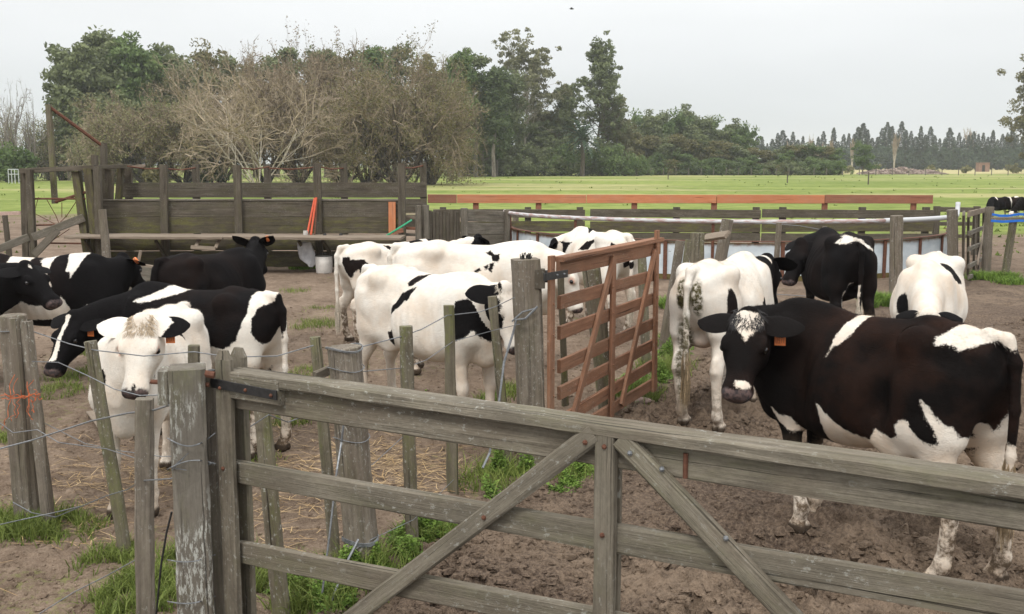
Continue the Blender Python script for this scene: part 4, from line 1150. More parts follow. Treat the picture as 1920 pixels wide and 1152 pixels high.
# smooth grey gate post carrying the red gate
t = at(985, 486, 7.3); b = gp(1002, 872)
root = empty('gate_post', (b[0], b[1], 0), 'smooth pale grey gate post carrying the red gate', 'post')
MB().beam(b - UPV * .2, t, .185, .17, side=(1, .2, 0), rough=.008, ch=.02, seg=18).build('post', M['post_wood'], root)
MB().beam(at(1012, 505, 7.27), at(1012, 540, 7.27), .075, .10, side=(1, 0, 0), rough=.003).build('hinge_block', M['race_wood'], root)
for py in (510, 527): MB().tube([at(1005, py, 7.3), at(1032, py, 7.3)], .012, 8).build('hinge_pin', M['iron'], root)
w = MB(); w.tube([at(1008, 575, 7.16), at(985, 598, 7.15), at(968, 600, 7.15), at(962, 625, 7.15), at(945, 680, 7.1), at(935, 760, 7.0), at(918, 850, 6.9), at(905, 878, 6.8)], .0085, 6)
w.tube([at(960, 603, 7.17), at(980, 585, 7.16), at(1006, 578, 7.2)], .006, 6); w.build('twisted_wire', M['wire'], root)
w = MB()
for k in range(26):
    a = t + np.array([(random.random() - .5) * .09, (random.random() - .5) * .06, -.01]); w.tube([a, a + np.array([(random.random() - .5) * .03, 0, .03 + random.random() * .03])], .003, 4)
w.build('lichen_tuft', M['iron'], root)

def red_gate():
    A, B_ = (.31, 7.42), (1.38, 9.54)
    root = empty('red_gate', (A[0], A[1], 0), 'red-brown six-rail timber gate with sloping braces standing open', 'gate')
    P = vplane(A, B_); d, n = P.d, P.n; g = M['red_wood']
    def rail(x0, y0, x1, y1, h, name='rail', o=0.0, t=.03):
        MB().beam(P(x0, y0, o), P(x1, y1, o), h, t, side=UPV, rough=.001, ch=.003).build(name, g, root)
    a, b = P(1046, 487), P(1236, 449); MB().beam(a, b, .10, .035, side=n, rough=.001, ch=.003).build('cap_board', g, root)
    rail(1046, 503, 1236, 464, .125, 'top_rail')
    # lower rails follow the photo's spacing
    for (yl, yr) in ((568, 515), (625, 558), (688, 604), (738, 643), (792, 680), (826, 716)):
        rail(1048, yl, 1230, yr, .10)
    for (px, top, bot) in ((1034, 480, .10), (1150, 480, .10), (1232, 432, .10)):
        for o in (.033, -.033):
            q = P(px, top, o)
            q2 = q.copy(); q2[2] = bot
            MB().beam(q2, q, .078, .028, side=d, rough=.001, ch=.003).build('stile', g, root)
    for o in (.033, -.033):
        MB().beam(P(1070, 800, o), P(1150, 487, o), .065, .028, side=d, rough=.001, ch=.003).build('brace', g, root)
        MB().beam(P(1165, 760, o), P(1228, 470, o), .065, .028, side=d, rough=.001, ch=.003).build('brace', g, root)
    h = MB().beam(P(1020, 520, .05), P(1064, 513, .05), .055, .008, side=UPV, ch=.001, rough=0, seg=2).build('strap_hinge', M['iron'], root)
    for (x, y) in ((1045, 516), (1058, 514)): MB().ball(P(x, y, .057), .009, 8, 4).build('bolt', M['wire'], h)
    # bolt heads
    for yl, yr in ((502, 463), (568, 515), (625, 558), (688, 604), (738, 643)):
        for x in (1038, 1150, 1232):
            u = (x - 1048) / 182
            MB().ball(P(x, yl + (yr - yl) * u, .05), .008, 6, 4).build('bolt', g, root)
red_gate()

# ---------------- half-round pen: galvanised sheets, pipe rail, dark boards, new top rail
PC = np.array([4.95, 24.3]); PR = 5.0
galv = NT('galvanised_sheet', .5, .4)
_p = galv.obj()
_n = galv.noise(galv.mapv(_p, (1, 1, 2)), 2.2, 4, .6); _n2 = galv.noise(_p, 9, 5, .7)
_c = galv.mix(galv.rng(_n, .35, .7), (.44, .50, .54), (.60, .65, .68))
_c = galv.mix(galv.math('MULTIPLY', galv.rng(_n2, .60, .68), galv.rng(_n, .52, .6)), _c, (.10, .11, .12))
_z = galv.n('ShaderNodeSeparateXYZ'); galv.link(galv.attr('gc', True), _z.inputs[0])
_lo = galv.rng(galv.math('ADD', _z.outputs['Z'], galv.math('MULTIPLY', _n2, .12)), .16, .10)
_hi = galv.rng(galv.math('SUBTRACT', _z.outputs['Z'], galv.math('MULTIPLY', _n2, .10)), .60, .66)
_c = galv.mix(galv.math('MAXIMUM', _lo, _hi), _c, galv.mix(galv.rng(_n2, .4, .6), (.17, .07, .03), (.16, .12, .03)))
galv.col(_c); galv.bump(_n2, .1, .005)
pen = empty('pen_wall', (PC[0], PC[1] - PR, 0), 'curved galvanised sheet wall with rusty frame and bent white pipe rail', 'pen wall')
def pc(a, r=PR, z=0.0): return np.array([PC[0] + math.cos(a) * r, PC[1] + math.sin(a) * r, z])
NP_ = 13; A0, A1 = math.pi * 1.02, math.pi * 1.93
for i in range(NP_):
    a0 = A0 + (A1 - A0) * i / NP_; a1 = A0 + (A1 - A0) * (i + 1) / NP_
    V = []; G_ = []; F_ = []
    K = 6
    for layer, rr in enumerate((PR - .004, PR + .004)):
        for k in range(K + 1):
            a = a0 + (a1 - a0) * k / K
            for z in (.02, .36, .72): V.append(pc(a, rr, z)); G_.append((a * PR, rr, z))
    W_ = 3; S = (K + 1) * W_
    for k in range(K):
        for j in range(2):
            q = (k * W_ + j, (k + 1) * W_ + j, (k + 1) * W_ + j + 1, k * W_ + j + 1)
            F_.append(q[::-1]); F_.append(tuple(x + S for x in q))
        F_.append((k * W_ + 2, (k + 1) * W_ + 2, (k + 1) * W_ + 2 + S, k * W_ + 2 + S))
    m = MB(); m.v = [np.array(V)]; m.g = [np.array(G_)]; m.t = [np.full(len(V), .5)]; m.f = F_
    m.build('sheet_panel', galv.m, pen)
    st = MB(); st.beam(pc(a0, PR + .03, .0), pc(a0, PR + .03, .74), .075, .03, side=(-math.sin(a0), math.cos(a0), 0), rough=.001, ch=.003)
    st.build('upright', M['rust'], pen)
m = MB(); ar = np.linspace(A0, A1, 50)
for k in range(49): m.beam(pc(ar[k], PR + .01, .755), pc(ar[k + 1], PR + .01, .755), .11, .012, side=(math.cos(ar[k]), math.sin(ar[k]), 0), rough=0, ch=.001, seg=1)
m.build('top_rim', M['rust'], pen)
m = MB()
for k in range(49): m.beam(pc(ar[k], PR + .02, .05), pc(ar[k + 1], PR + .02, .05), .10, .02, side=UPV, rough=0, ch=.001, seg=1)
m.build('bottom_rim', plain('mossy_rusty_rim', (.13, .10, .03), .9, 0, .5, 12), pen)
pip = NT('flaking_white_pipe', .5, .4)
_f = pip.attr('tone'); _n = pip.noise(pip.mapv(pip.attr('gc', True), (1.6, 8, 8)), 3, 5, .6)
pip.col(pip.mix(pip.math('MULTIPLY', _f, pip.rng(_n, .44, .58)), (.46, .47, .48), (.33, .22, .20)))
ar = np.linspace(math.pi * 1.0, math.pi * 1.90, 60)
def pz(a):
    u = (a - ar[0]) / (ar[-1] - ar[0]); return 1.10 + .03 * math.sin(u * 3.1)
cut = 42
MB().tube([pc(a, PR + .12, pz(a)) for a in ar[:cut + 1]], .042, 10, tone=1.0).build('pipe_rail', pip.m, pen, smooth=True)
tail_ = [pc(a, PR + .12, pz(a)) for a in ar[cut:-2]]
e = tail_[-1]; dirn = nrm(tail_[-1] - tail_[-2])
for k in range(1, 8):
    a = k / 7 * 1.35; tail_.append(e + dirn * math.sin(a) * .30 + UPV * (1 - math.cos(a)) * .34)
MB().tube(tail_, .050, 12, tone=0.0).build('pipe_rail', pip.m, pen, smooth=True)
for k in (4, 16, 28, 44):
    a = ar[k]; MB().tube([pc(a, PR + .06, .0), pc(a, PR + .09, pz(a))], .03, 8).build('pipe_upright', M['rust'], pen)

YB = 24.75
def xat(px, Y=YB): return (px - 960) / F_PX * (Y * _CP + .9 * _SP)
bf = empty('board_fence', (xat(1270), YB, 0), 'long dark mossy board fence closing the back of the round pen', 'fence')
for (x0, x1) in ((812, 1097), (1107, 1427), (1430, 1752)):
    for (z, h, mt) in ((1.02, .20, 'race_wood'), (.70, .25, 'race_wood_mossy'), (.44, .22, 'race_wood'), (.18, .2, 'race_wood_mossy')):
        MB().beam((xat(x0), YB + random.random() * .01, z + random.uniform(-.012, .012)), (xat(x1), YB, z + random.uniform(-.012, .012)), h, .05, side=UPV, rough=.008, warp=.01).build('board', M[mt], bf)
for px in (830, 990, 1088, 1270, 1420, 1470, 1620, 1740):
    MB().beam((xat(px), YB + .09, -.1), (xat(px), YB + .09, 1.17), .15, .12, side=(1, 0, 0), rough=.008).build('post', M['race_wood'], bf)
orr = empty('top_rail', (xat(1270), YB + .02, 1.1), 'long new orange-red plank rail raised over the dark board fence', 'rail')
for i, (x0, x1, mt) in enumerate(((802, 856, 'new_wood_dull'), (857, 1099, 'new_wood'), (1100, 1343, 'new_wood'), (1344, 1546, 'new_wood'), (1547, 1749, 'new_wood_dull'))):
    MB().beam((xat(x0), YB + .02, 1.375 - .002 * i), (xat(x1), YB + .02, 1.37 - .003 * i), .205, .045, side=UPV, rough=.003).build('plank', M[mt], orr)
for px in (892, 1010, 1190, 1340, 1548, 1715):
    MB().beam((xat(px), YB + .065, 1.02), (xat(px), YB + .065, 1.42), .14, .04, side=(1, 0, 0), rough=.002).build('upright', M['new_wood_dull'], orr)

# short grey board fence joining the race to the pen
A_, B2 = at(793, 430, 21.6), at(972, 430, 23.6)
jf = empty('plank_fence', (A_[0], A_[1], 0), 'grey plank fence with upright slats between the bench wall and the round pen', 'fence')
Pj = vplane(A_[:2], B2[:2])
for i in range(9):
    px = 806 + i * 6.6; q = Pj(px, 395 + (i % 3) * 1.5); q0 = q.copy(); q0[2] = .05
    MB().beam(q0, q, .085, .03, side=Pj.d, rough=.006).build('slat', M['race_wood'], jf)
for (x0, x1, y0, y1) in ((876, 955, 404, 408), (876, 955, 428, 430), (876, 955, 452, 453)):
    MB().beam(Pj(x0, y0), Pj(x1, y1), .25, .04, side=UPV, rough=.008).build('board', M['grey_wood'], jf)
for (px, py, w) in ((784, 386, .14), (798, 385, .16), (870, 391, .17), (951, 394, .14)):
    q = Pj(px, py, .06); q0 = q.copy(); q0[2] = -.1
    MB().post(q0, q, w / 2, n=10).build('post', M['grey_wood'], jf)

# ---------------- working race: tall posts, plank walls, walkway bench
YR = 21.5
def X3(px, Y=YR, z=1.0): return (px - 960) / F_PX * (Y * _CP - (z - CAM_H) * _SP)
race = empty('cattle_race', (X3(500), YR, 0), 'long dark plank race wall with tall square posts behind the walkway bench', 'cattle race')
for (x0, x1) in ((192, 597), (597, 757)):
    for (z, h, mt) in ((1.27, .33, 'race_wood'), (.93, .34, 'race_wood_mossy'), (.57, .34, 'race_wood_mossy'), (.22, .33, 'race_wood_mossy')):
        MB().beam((X3(x0), YR, z), (X3(x1), YR, z), h, .05, side=UPV, rough=.006, warp=.004).build('board', M[mt], race)
MB().beam((X3(192), YR + .01, 1.455), (X3(757), YR + .01, 1.455), .11, .03, side=(0, 1, 0), rough=.005).build('cap_board', M['grey_wood'], race)
YF = 22.4
MB().beam((X3(222, YF, 1.7), YF, 1.64), (X3(800, YF, 1.7), YF, 1.64), .32, .05, side=UPV, rough=.006).build('board', M['race_wood'], race)
for (z, h) in ((1.3, .3), (.95, .3)):
    MB().beam((X3(222, YF, 1.7), YF, z), (X3(800, YF, 1.7), YF, z), h, .05, side=UPV, rough=.006).build('board', M['race_wood'], race)
for px, top in ((310, 2.19), (448, 2.18), (597, 2.22), (754, 2.22)):
    MB().beam((X3(px + 2, YR, .5), YR - .08, -.1), (X3(px - 1, YR, top), YR - .08, top), .15, .12, side=(1, 0, 0), rough=.008, warp=.006).build('post', M['race_wood'], race)
for px, top in ((239, 2.19), (366, 2.2), (500, 2.2), (644, 2.22), (793, 2.23)):
    MB().beam((X3(px + 2, YF, .5), YF + .05, -.1), (X3(px, YF, top), YF + .05, top), .14, .12, side=(1, 0, 0), rough=.008).build('post', M['race_wood'], race)
for (xa, ya, xb, yb) in ((313, 317, 366, 315), (448, 316, 505, 313), (505, 316, 590, 314), (597, 313, 644, 316), (754, 314, 793, 311), (239, 312, 310, 316)):
    MB().tube([at(xa, ya, YR), at((xa + xb) / 2, (ya + yb) / 2 + 3, (YR + YF) / 2), at(xb, yb, YF)], .016, 5).build('tie_wire', M['rust'], race)
for (x, y, s_) in ((413, 411, .3), (462, 401, .3)):
    pass
# vertical new plank and small ledger at the right end
MB().beam((X3(735, 21.4, .8), YR - .07, .72), (X3(735, 21.4, 1.4), YR - .07, 1.42), .15, .035, side=(1, 0, 0), rough=.002).build('new_plank', M['new_wood'], race)
MB().beam(at(736, 437, 21.3), at(756, 432, 21.3), .09, .05, side=UPV, rough=.002).build('new_block', M['new_wood_dull'], race)
for (y_, mt) in ((408, 'pale_wood'), (428, 'new_wood_dull'), (440, 'grey_wood')):
    MB().beam(at(760, y_, 21.6), at(784, y_ + 1, 21.6), .06, .04, side=UPV, rough=.002).build('rung', M[mt], race)
# bench / walkway
bench = empty('walkway_bench', (X3(450, 21, .75), 21.0, .75), 'long pale plank walkway bench bracketed along the dark race wall', 'bench')
for (x0, x1, yy, z) in ((139, 430, 20.86, .755), (431, 756, 20.84, .74)):
    MB().beam((X3(x0, yy, z), yy, z), (X3(x1, yy, z - .01), yy - .05, z - .02), .90, .05, side=(0, 1, 0), rough=.012, warp=.02).build('plank', M['pale_wood'], bench)
for px in (160, 292, 560, 605):
    a = at(px, 452, 20.75); b = at(px + 26, 494, 21.3)
    MB().beam(a, b, .07, .05, side=(0, 1, .5), rough=.003).build('bracket', M['race_wood'], bench)
st = empty('step_stool', tuple(at(386, 470, 20.4)), 'small pale two-legged step hanging under the walkway bench', 'step')
MB().beam(at(374, 447, 20.6), at(366, 466, 20.4), .07, .04, side=(1, 0, 0), rough=.002).build('leg', M['pale_wood'], st)
MB().beam(at(412, 447, 20.6), at(404, 466, 20.4), .07, .04, side=(1, 0, 0), rough=.002).build('leg', M['pale_wood'], st)
MB().beam(at(358, 464, 20.35), at(404, 467, 20.35), .08, .04, side=(0, .3, 1), rough=.002).build('tread', M['pale_wood'], st)

# ---------------- open timber frame at the left end
fr = empty('cattle_crush', tuple(gp(100, 485)), 'open dark timber crush frame with a rusty rod and tall pole at the left', 'timber frame')
YL = 21.2
def fb(x0, y0, x1, y1, w, h=None, Y0=YL, Y1=None, mat='race_wood', name='post', side=(1, 0, 0), **k):
    MB().beam(at(x0, y0, Y0), at(x1, y1, Y1 or Y0), w, h or w, side=side, rough=.008, **k).build(name, M[mat], fr)
fb(50, 497, 46, 318, .13, name='post', Y0=YL + .1); fb(64, 505, 55, 318, .12, Y0=YL - .15)
fb(168, 500, 143, 322, .15, mat='race_wood_mossy'); fb(184, 500, 166, 316, .16, Y0=YL - .1, mat='race_wood_mossy'); fb(188, 480, 182, 312, .13, Y0=YL - .2)
fb(201, 380, 202, 318, .27, .05, Y0=YL + .4); fb(222, 378, 227, 315, .12, Y0=YL + .9, mat='race_wood_mossy')
fb(40, 321, 180, 314, .10, .16, name='top_beam', Y0=YL, Y1=YL - .1, side=UPV); fb(176, 314, 242, 312, .08, .14, name='top_beam', Y1=YL + 1, side=UPV)
fb(190, 316, 272, 311, .06, .1, name='top_beam', Y0=YL + .8, Y1=YL + 1.2, side=UPV, mat='pale_wood')
fb(178, 316, 177, 291, .12, Y0=YL + .5); fb(195, 316, 194, 268, .12, Y0=YL + .9)
fb(103, 382, 91, 196, .10, Y0=YL + .3, name='tall_pole', mat='post_moss')
def fr_t(pts, r, mat='rust', name='rod'): MB().tube(pts, r, 6).build(name, M[mat], fr)
fr_t([at(93, 201, YL + .3), at(195, 276, YL + .9)], .035); fr_t([at(60, 373, YL), at(160, 373, YL)], .02); fr_t([at(104, 379, YL + .2), at(160, 361, YL)], .03)
fr_t([at(60, 423, YL), at(150, 420, YL)], .018); fr_t([at(75, 456, YL), at(155, 457, YL)], .018)
for pts in (((88, 375), (105, 405), (110, 418)), ((143, 378), (125, 405), (105, 425)), ((116, 380), (116, 408)), ((130, 430), (100, 450)), ((72, 370), (64, 400), (112, 425))):
    fr_t([at(x, y, YL + .1) for x, y in pts], .008, name='wire')
fb(62, 445, 158, 408, .16, .05, name='diagonal_rail', side=UPV, mat='grey_wood', Y0=YL - .25, Y1=YL - .1); fb(64, 478, 108, 432, .15, .05, name='diagonal_rail', side=UPV, mat='grey_wood', Y0=YL - .25)
o = MB().beam(at(-20, 474, YL - .6), at(54, 445, YL - .2), .15, .07, side=UPV, rough=.006).build('fence_rail', M['grey_wood']); tag(o, 'sloping grey rail running into the timber frame from the left edge', 'rail')
o = MB().beam(at(-30, 402, 26), at(38, 400, 26), .10, .08, side=UPV, rough=.006).build('fence_rail', plain('faded_pink_rail', (.42, .30, .25))); tag(o, 'faded pinkish pole lying level beyond the frame at the left edge', 'rail')

# trough / low box between the cows
tr = empty('wooden_trough', tuple(gp(280, 540)), 'low grey plank box standing between the black cows near the walkway', 'trough')
YT = 17.8
MB().beam(at(262, 508, YT), at(300, 512, YT - .2), .15, .04, side=UPV, rough=.005).build('side_board', M['grey_wood'], tr)
MB().beam(at(262, 525, YT), at(300, 526, YT - .2), .14, .04, side=UPV, rough=.005).build('side_board', M['grey_wood'], tr)
MB().beam(at(254, 496, YT + .1), at(298, 502, YT - .2), .05, .04, side=UPV, rough=.003).build('rim', M['pale_wood'], tr)
MB().beam(at(301, 542, YT - .2), at(299, 500, YT - .2), .09, .07, side=(1, 0, 0), rough=.003).build('corner_post', M['grey_wood'], tr)
MB().beam(at(255, 512, YT), at(264, 470, YT), .05, .04, side=(1, 0, 0), rough=.002).build('slat', M['pale_wood'], tr)
o = MB().beam(at(215, 541, 17), at(275, 541, 16.7), .25, .16, side=UPV, rough=.012, ch=.03).build('timber_baulk', M['grey_wood']); tag(o, 'heavy old timber lying on the ground before the low plank box', 'timber')

# bucket, sack, poles, hose on the bench
bk = empty('bucket', tuple(gp(608, 513)), 'battered white plastic bucket standing under the walkway bench', 'bucket')
bm_ = plain('chipped_white_bucket', (.56, .53, .49), .6, 0, .35, 6)
c = gp(608, 512); m = MB()
m.tube([c + UPV * z for z in (0, .01, .18, .34, .35, .34, .2, .03)], [.16, .165, .172, .176, .180, .168, .16, .15], 20, rough=.004, cap=True); m.build('shell', bm_, bk, smooth=True)
hd = MB(); hd.tube([c + np.array([math.cos(a) * .178, -.05 * math.sin(a), .34 + .06 * math.sin(a)]) for a in np.linspace(0, math.pi, 14)], .006, 5); hd.build('handle', M['iron'], bk)
sk = plain('dirty_white_sack', (.48, .48, .49), .9, 0, .3, 8, bump=.6)
V = []; F_ = []; nu_, nv_ = 14, 16
for i in range(nu_):
    u = i / (nu_ - 1); px_c = 570 + 11 * u; py = 455 + u * 44
    for j in range(nv_):
        a = 2 * math.pi * j / nv_; wd = (13 + 6 * u) * (1 - .75 * max(0, u - .75) / .25)
        q = at(px_c + math.cos(a) * wd, py + math.sin(a * 3) * 1.2 + (3 * math.cos(a) if u > .5 else 0), 20.85)
        V.append(q + np.array([0, math.sin(a) * .045 * (.5 + u) + .02 * math.sin(a * 5 + u * 6), 0]))
for i in range(nu_ - 1):
    for j in range(nv_): F_.append((i * nv_ + j, i * nv_ + (j + 1) % nv_, (i + 1) * nv_ + (j + 1) % nv_, (i + 1) * nv_ + j))
o = mesh_np('feed_sack', V, F4=np.array(F_), mat=sk, smooth=True); tag(o, 'crumpled dirty white sack hanging beside the bucket', 'sack')
pol = plain('red_orange_pole', (.55, .09, .035), .5, 0, .2, 20)
for i, (xa, ya, xb, yb, mt, lb) in enumerate(((576, 440, 590, 372, pol, 'leftmost red-orange pole leaning on the race wall'), (583, 441, 593, 371, pol, 'middle red-orange pole leaning on the race wall'), (590, 440, 595, 373, M['rust'], 'rusty brown rod leaning right of the red-orange poles'))):
    o = MB().tube([at(xa, ya, 21.05), at(xb, yb, 21.35)], .022 if i < 2 else .014, 8).build('pole', mt); tag(o, lb, 'pole', 'poles leaning on the race wall')
o = MB().tube([at(573, 441, 21.0), at(573, 433, 21.0)], .05, 10).build('small_pot', bm_); tag(o, 'small white pot on the walkway bench by the poles', 'pot')
o = MB().tube([at(722, 444, 21.1), at(745, 430, 21.1), at(772, 413, 21.3)], .02, 6).build('garden_hose', plain('green_hose', (.03, .32, .16), .4)); tag(o, 'short green hose propped at the right end of the bench', 'hose')
for i, (px, lb) in enumerate(((600, 'small dark tool lying beside the tall post on the bench'), (630, 'small dark tool lying alone on the bench right of the post'))):
    o = MB().beam(at(px - 6, 443, 21.1), at(px + 8, 443, 21.1), .06, .04, side=(0, 1, 0)).ball(at(px + 9, 441, 21.1), .04, 8, 4).build('hand_tool', M['iron']); tag(o, lb, 'tool')

# ---------------- right: weathered gate, side fence, blue tape
rg_ = empty('side_gate', tuple(gp(1815, 520)), 'weathered slatted gate swung open at the right end of the pen', 'gate')
A3, B3 = gp(1812, 520), gp(1850, 512); A3 = np.array([8.35, 18.6]); B3 = np.array([9.9, 21.6])
Pg = vplane(A3, B3)
def gb(x0, y0, x1, y1, w, name, mat='grey_wood', side=None, o=0.0): MB().beam(Pg(x0, y0, o), Pg(x1, y1, o), w, .04, side=Pg.d if side is None else side, rough=.006).build(name, M[mat], rg_)
gb(1816, 402, 1853, 392, .10, 'top_rail', 'pale_wood', side=UPV)
for (ya, yb) in ((438, 424), (468, 452), (500, 480), (520, 508)): gb(1816, ya, 1852, yb, .08, 'rail', side=UPV)
for px, ya, yb in ((1806, 400, 500), (1815, 402, 512), (1826, 400, 512), (1834, 398, 510), (1843, 396, 508), (1852, 394, 508)): gb(px, yb, px + 1, ya, .13, 'slat', 'race_wood' if px % 2 else 'grey_wood', o=-.03)
gb(1832, 500, 1850, 402, .08, 'brace', 'pale_wood', o=.03)
for (px, py, by, w, lb) in ((1856, 388, 514, .16, 'grey post at the far end of the slatted side gate'),):
    o, b, t = stake('fence_post', lb, (1848, by), (px, py), w, mat='post_wood', group=G_ST)
bd = empty('rail_fence', tuple(at(1790, 430, 25)), 'low dark rail fence seen past the end of the round pen', 'fence')
MB().beam(at(1757, 393, 25), at(1835, 394, 25), .12, .04, side=UPV, rough=.005).build('rail', M['race_wood'], bd)
MB().beam(at(1757, 420, 25), at(1835, 420, 25), .09, .04, side=UPV, rough=.005).build('rail', M['race_wood'], bd)
MB().beam(at(1757, 443, 25), at(1835, 443, 25), .09, .04, side=UPV, rough=.005).build('rail', M['race_wood'], bd)
for px in (1757, 1832):
    q = at(px, 387, 25); q0 = q.copy(); q0[2] = -.1; MB().beam(q0, q, .14, .1, side=(1, 0, 0), rough=.006).build('post', M['race_wood'], bd)
rl = empty('side_rail', tuple(at(1900, 410, 19.3)), 'grey rail wrapped in bright blue tape at the right edge', 'rail')
MB().beam(at(1858, 411, 19.6), at(1990, 411, 19.2), .07, .05, side=UPV, rough=.006).build('rail', M['post_moss'], rl)
bl = plain('blue_tape', (.015, .14, .55), .4, 0, .2, 10)
for (pts) in (((1860, 402), (1875, 405), (1890, 405), (1910, 402), (1960, 404)), ((1858, 414), (1880, 416), (1910, 414), (1960, 415))):
    m = MB()
    for i in range(len(pts) - 1): m.beam(at(*pts[i], 19.2), at(*pts[i + 1], 19.2), .045, .006, side=UPV, ch=.001, rough=.002, seg=3)
    m.build('tape', bl, rl)
o = MB().ball(gp(1203, 752, .02), .07, 10, 6, (1.4, .8, .5)).build('stone', plain('pale_stone', (.30, .22, .19), .9, 0, .3, 12, bump=.5), smooth=True); tag(o, 'flat pinkish stone lying near the free end of the red gate', 'stone')
o = MB().beam(gp(172, 772, .02), gp(205, 815, .03), .09, .02, side=(1, .3, 0), rough=.006).build('loose_board', M['pale_wood']); tag(o, 'short pinkish loose board on the soil left of the leaning stake', 'board')
# ------------------------------------------------------------------ ground
def fence_x(y): return -.84 + (y - 5.38) * .467
def smooth(a, b, x):
    t = np.clip((x - a) / (b - a), 0, 1); return t * t * (3 - 2 * t)
def pen_mask(x, y):
    return smooth(-.25, .35, (x - fence_x(y)) * .9) * smooth(26, 22, y) * smooth(12, 9.5, x - (y - 18) * .3)
def height(x, y):
    x = np.asarray(x, float); y = np.asarray(y, float)
    pm = pen_mask(x, y)
    fade = smooth(45, 20, y)
    a = fbm(x * 1.3, y * 1.3, 3, 3) - .5
    r1 = 1 - np.abs(2 * fbm(x * 3.1, y * 3.1, 3, 11) - 1) * 2.0
    r2 = fbm(x * 9, y * 9, 3, 23) - .5
    r3 = fbm(x * 26, y * 26, 3, 31) - .5
    cl = vnoise(x * 6.5, y * 6.5, 71); pock = smooth(.70, .92, cl)
    rough = smooth(.38, .62, fbm(x * .55, y * .55, 2, 47)) * .85 + .30
    r4 = np.abs(fbm(x * 15, y * 15, 3, 53) - .5) * 2
    pen = a * .08 + (r1 * .045 + r2 * .16 + r3 * .05 - r4 * .035 - pock * .12) * rough
    yard = a * .035 + r2 * .045 + r3 * .022 - r4 * .010 - smooth(.8, .95, cl) * .015
    h = (pen * pm + yard * (1 - pm)) * fade
    return h - .006
def axis(lo_f, hi_f, step, lo, hi, g):
    a = list(np.arange(lo_f, hi_f, step)); s = step
    up = []; v = a[-1]; st = s
    while v < hi: st *= g; v += st; up.append(v)
    dn = []; v = a[0]; st = s
    while v > lo: st *= g; v -= st; dn.append(v)
    return np.array(dn[::-1] + a + up)
gx = axis(-3.6, 4.6, .0145, -1700, 1700, 1.045)
gy = axis(4.3, 7.6, .0125, 0.6, 1900, 1.0125)
GX, GY = np.meshgrid(gx, gy, indexing='xy')
GZ = height(GX, GY)
V = np.stack([GX.ravel(), GY.ravel(), GZ.ravel()], 1)
nx_, ny_ = len(gx), len(gy)
ii = (np.arange(ny_ - 1)[:, None] * nx_ + np.arange(nx_ - 1)[None, :]).ravel()
Fq = np.stack([ii, ii + 1, ii + nx_ + 1, ii + nx_], 1)
x_, y_ = V[:, 0], V[:, 1]
pmv = pen_mask(x_, y_)
# where turf grows: the field beyond, strips along the fence, patches in the yard
fieldm = np.where(x_ < 0, smooth(40, 50, y_ + 4 * (fbm(x_ * .2, y_ * .2, 3, 5) - .5) * 4), smooth(28, 34, y_ + 6 * (fbm(x_ * .3, y_ * .3, 3, 6) - .5) * 3))
patch = smooth(.54, .68, fbm(x_ * .9 + 3, y_ * .55, 4, 91)) * (1 - pmv) * smooth(5.0, 7.5, y_) * .36
patch = patch * np.where(y_ > 24, .9, 1)
fl = np.exp(-((x_ - fence_x(y_) - .05) / .3) ** 2) * smooth(11, 8, y_) * .5
near_left = smooth(-1.0, -1.6, x_) * smooth(6.6, 5.9, y_) * smooth(.42, .56, fbm(x_ * 1.6, y_ * 1.6, 4, 61)) * .42
grassm = np.clip(np.maximum.reduce([fieldm, patch, fl * .8, near_left]), 0, 1)
tanm = np.maximum(smooth(222, 236, y_ + (x_ - 40) * .0) * smooth(60, 75, x_ * 1.0), smooth(.52, .68, fbm(x_ * .035 + 2, y_ * .11, 3, 15)) * smooth(45, 60, y_) * .55)
gm = NT('ground_soil', .95, .12)
P_ = gm.geo()
n1 = gm.noise(P_, 1.1, 5, .6); n2 = gm.noise(P_, 7.5, 5, .65); n3 = gm.noise(P_, 38, 4, .7); n4 = gm.noise(P_, 85, 3, .7)
pen_c = gm.mix(gm.rng(gm.math('ADD', gm.math('MULTIPLY', n1, .55), gm.math('MULTIPLY', n2, .45)), .44, .57), (.062, .045, .033), (.168, .125, .090))
pen_c = gm.mix(gm.math('MULTIPLY', gm.attr('wet'), .55), pen_c, (.052, .036, .028))
pen_c = gm.mix(gm.rng(n3, .38, .66, 0, .7), pen_c, (.232, .172, .124))
pen_c = gm.mix(gm.rng(n4, .55, .68, 0, .6), pen_c, (.045, .030, .023))
yard_c = gm.mix(gm.rng(gm.math('ADD', gm.math('MULTIPLY', n1, .5), gm.math('MULTIPLY', n2, .5)), .40, .62), (.120, .086, .061), (.258, .195, .143))
yard_c = gm.mix(gm.rng(n3, .42, .66, 0, .6), yard_c, (.10, .068, .050))
yard_c = gm.mix(gm.rng(n4, .56, .68, 0, .6), yard_c, (.315, .247, .18))
soil = gm.mix(gm.attr('pen'), yard_c, pen_c)
# turf
s1 = gm.noise(gm.mapv(P_, (.035, .12, 1)), 1.0, 5, .6); s2 = gm.noise(P_, .8, 5, .6); s3 = gm.noise(P_, 6, 4, .7)
turf = gm.mix(gm.rng(gm.math('ADD', gm.math('MULTIPLY', s1, .5), gm.math('MULTIPLY', s2, .5)), .44, .57), (.120, .165, .032), (.225, .262, .070))
turf = gm.mix(gm.rng(s3, .45, .75, 0, .45), turf, (.12, .15, .035))
turf = gm.mix(gm.math('MULTIPLY', gm.attr('tan'), gm.rng(gm.math('ADD', s1, gm.math('MULTIPLY', s2, .5)), .55, .85, .35, 1)), turf, (.40, .34, .18))
gmask = gm.rng(gm.math('ADD', gm.attr('grass'), gm.math('MULTIPLY', gm.math('SUBTRACT', gm.noise(P_, 11, 6, .8), .5), 1.5)), .42, .70)
far_ = gm.rng(gm.attr('far'), 0, 1)
gmask = gm.math('MAXIMUM', gmask, far_)
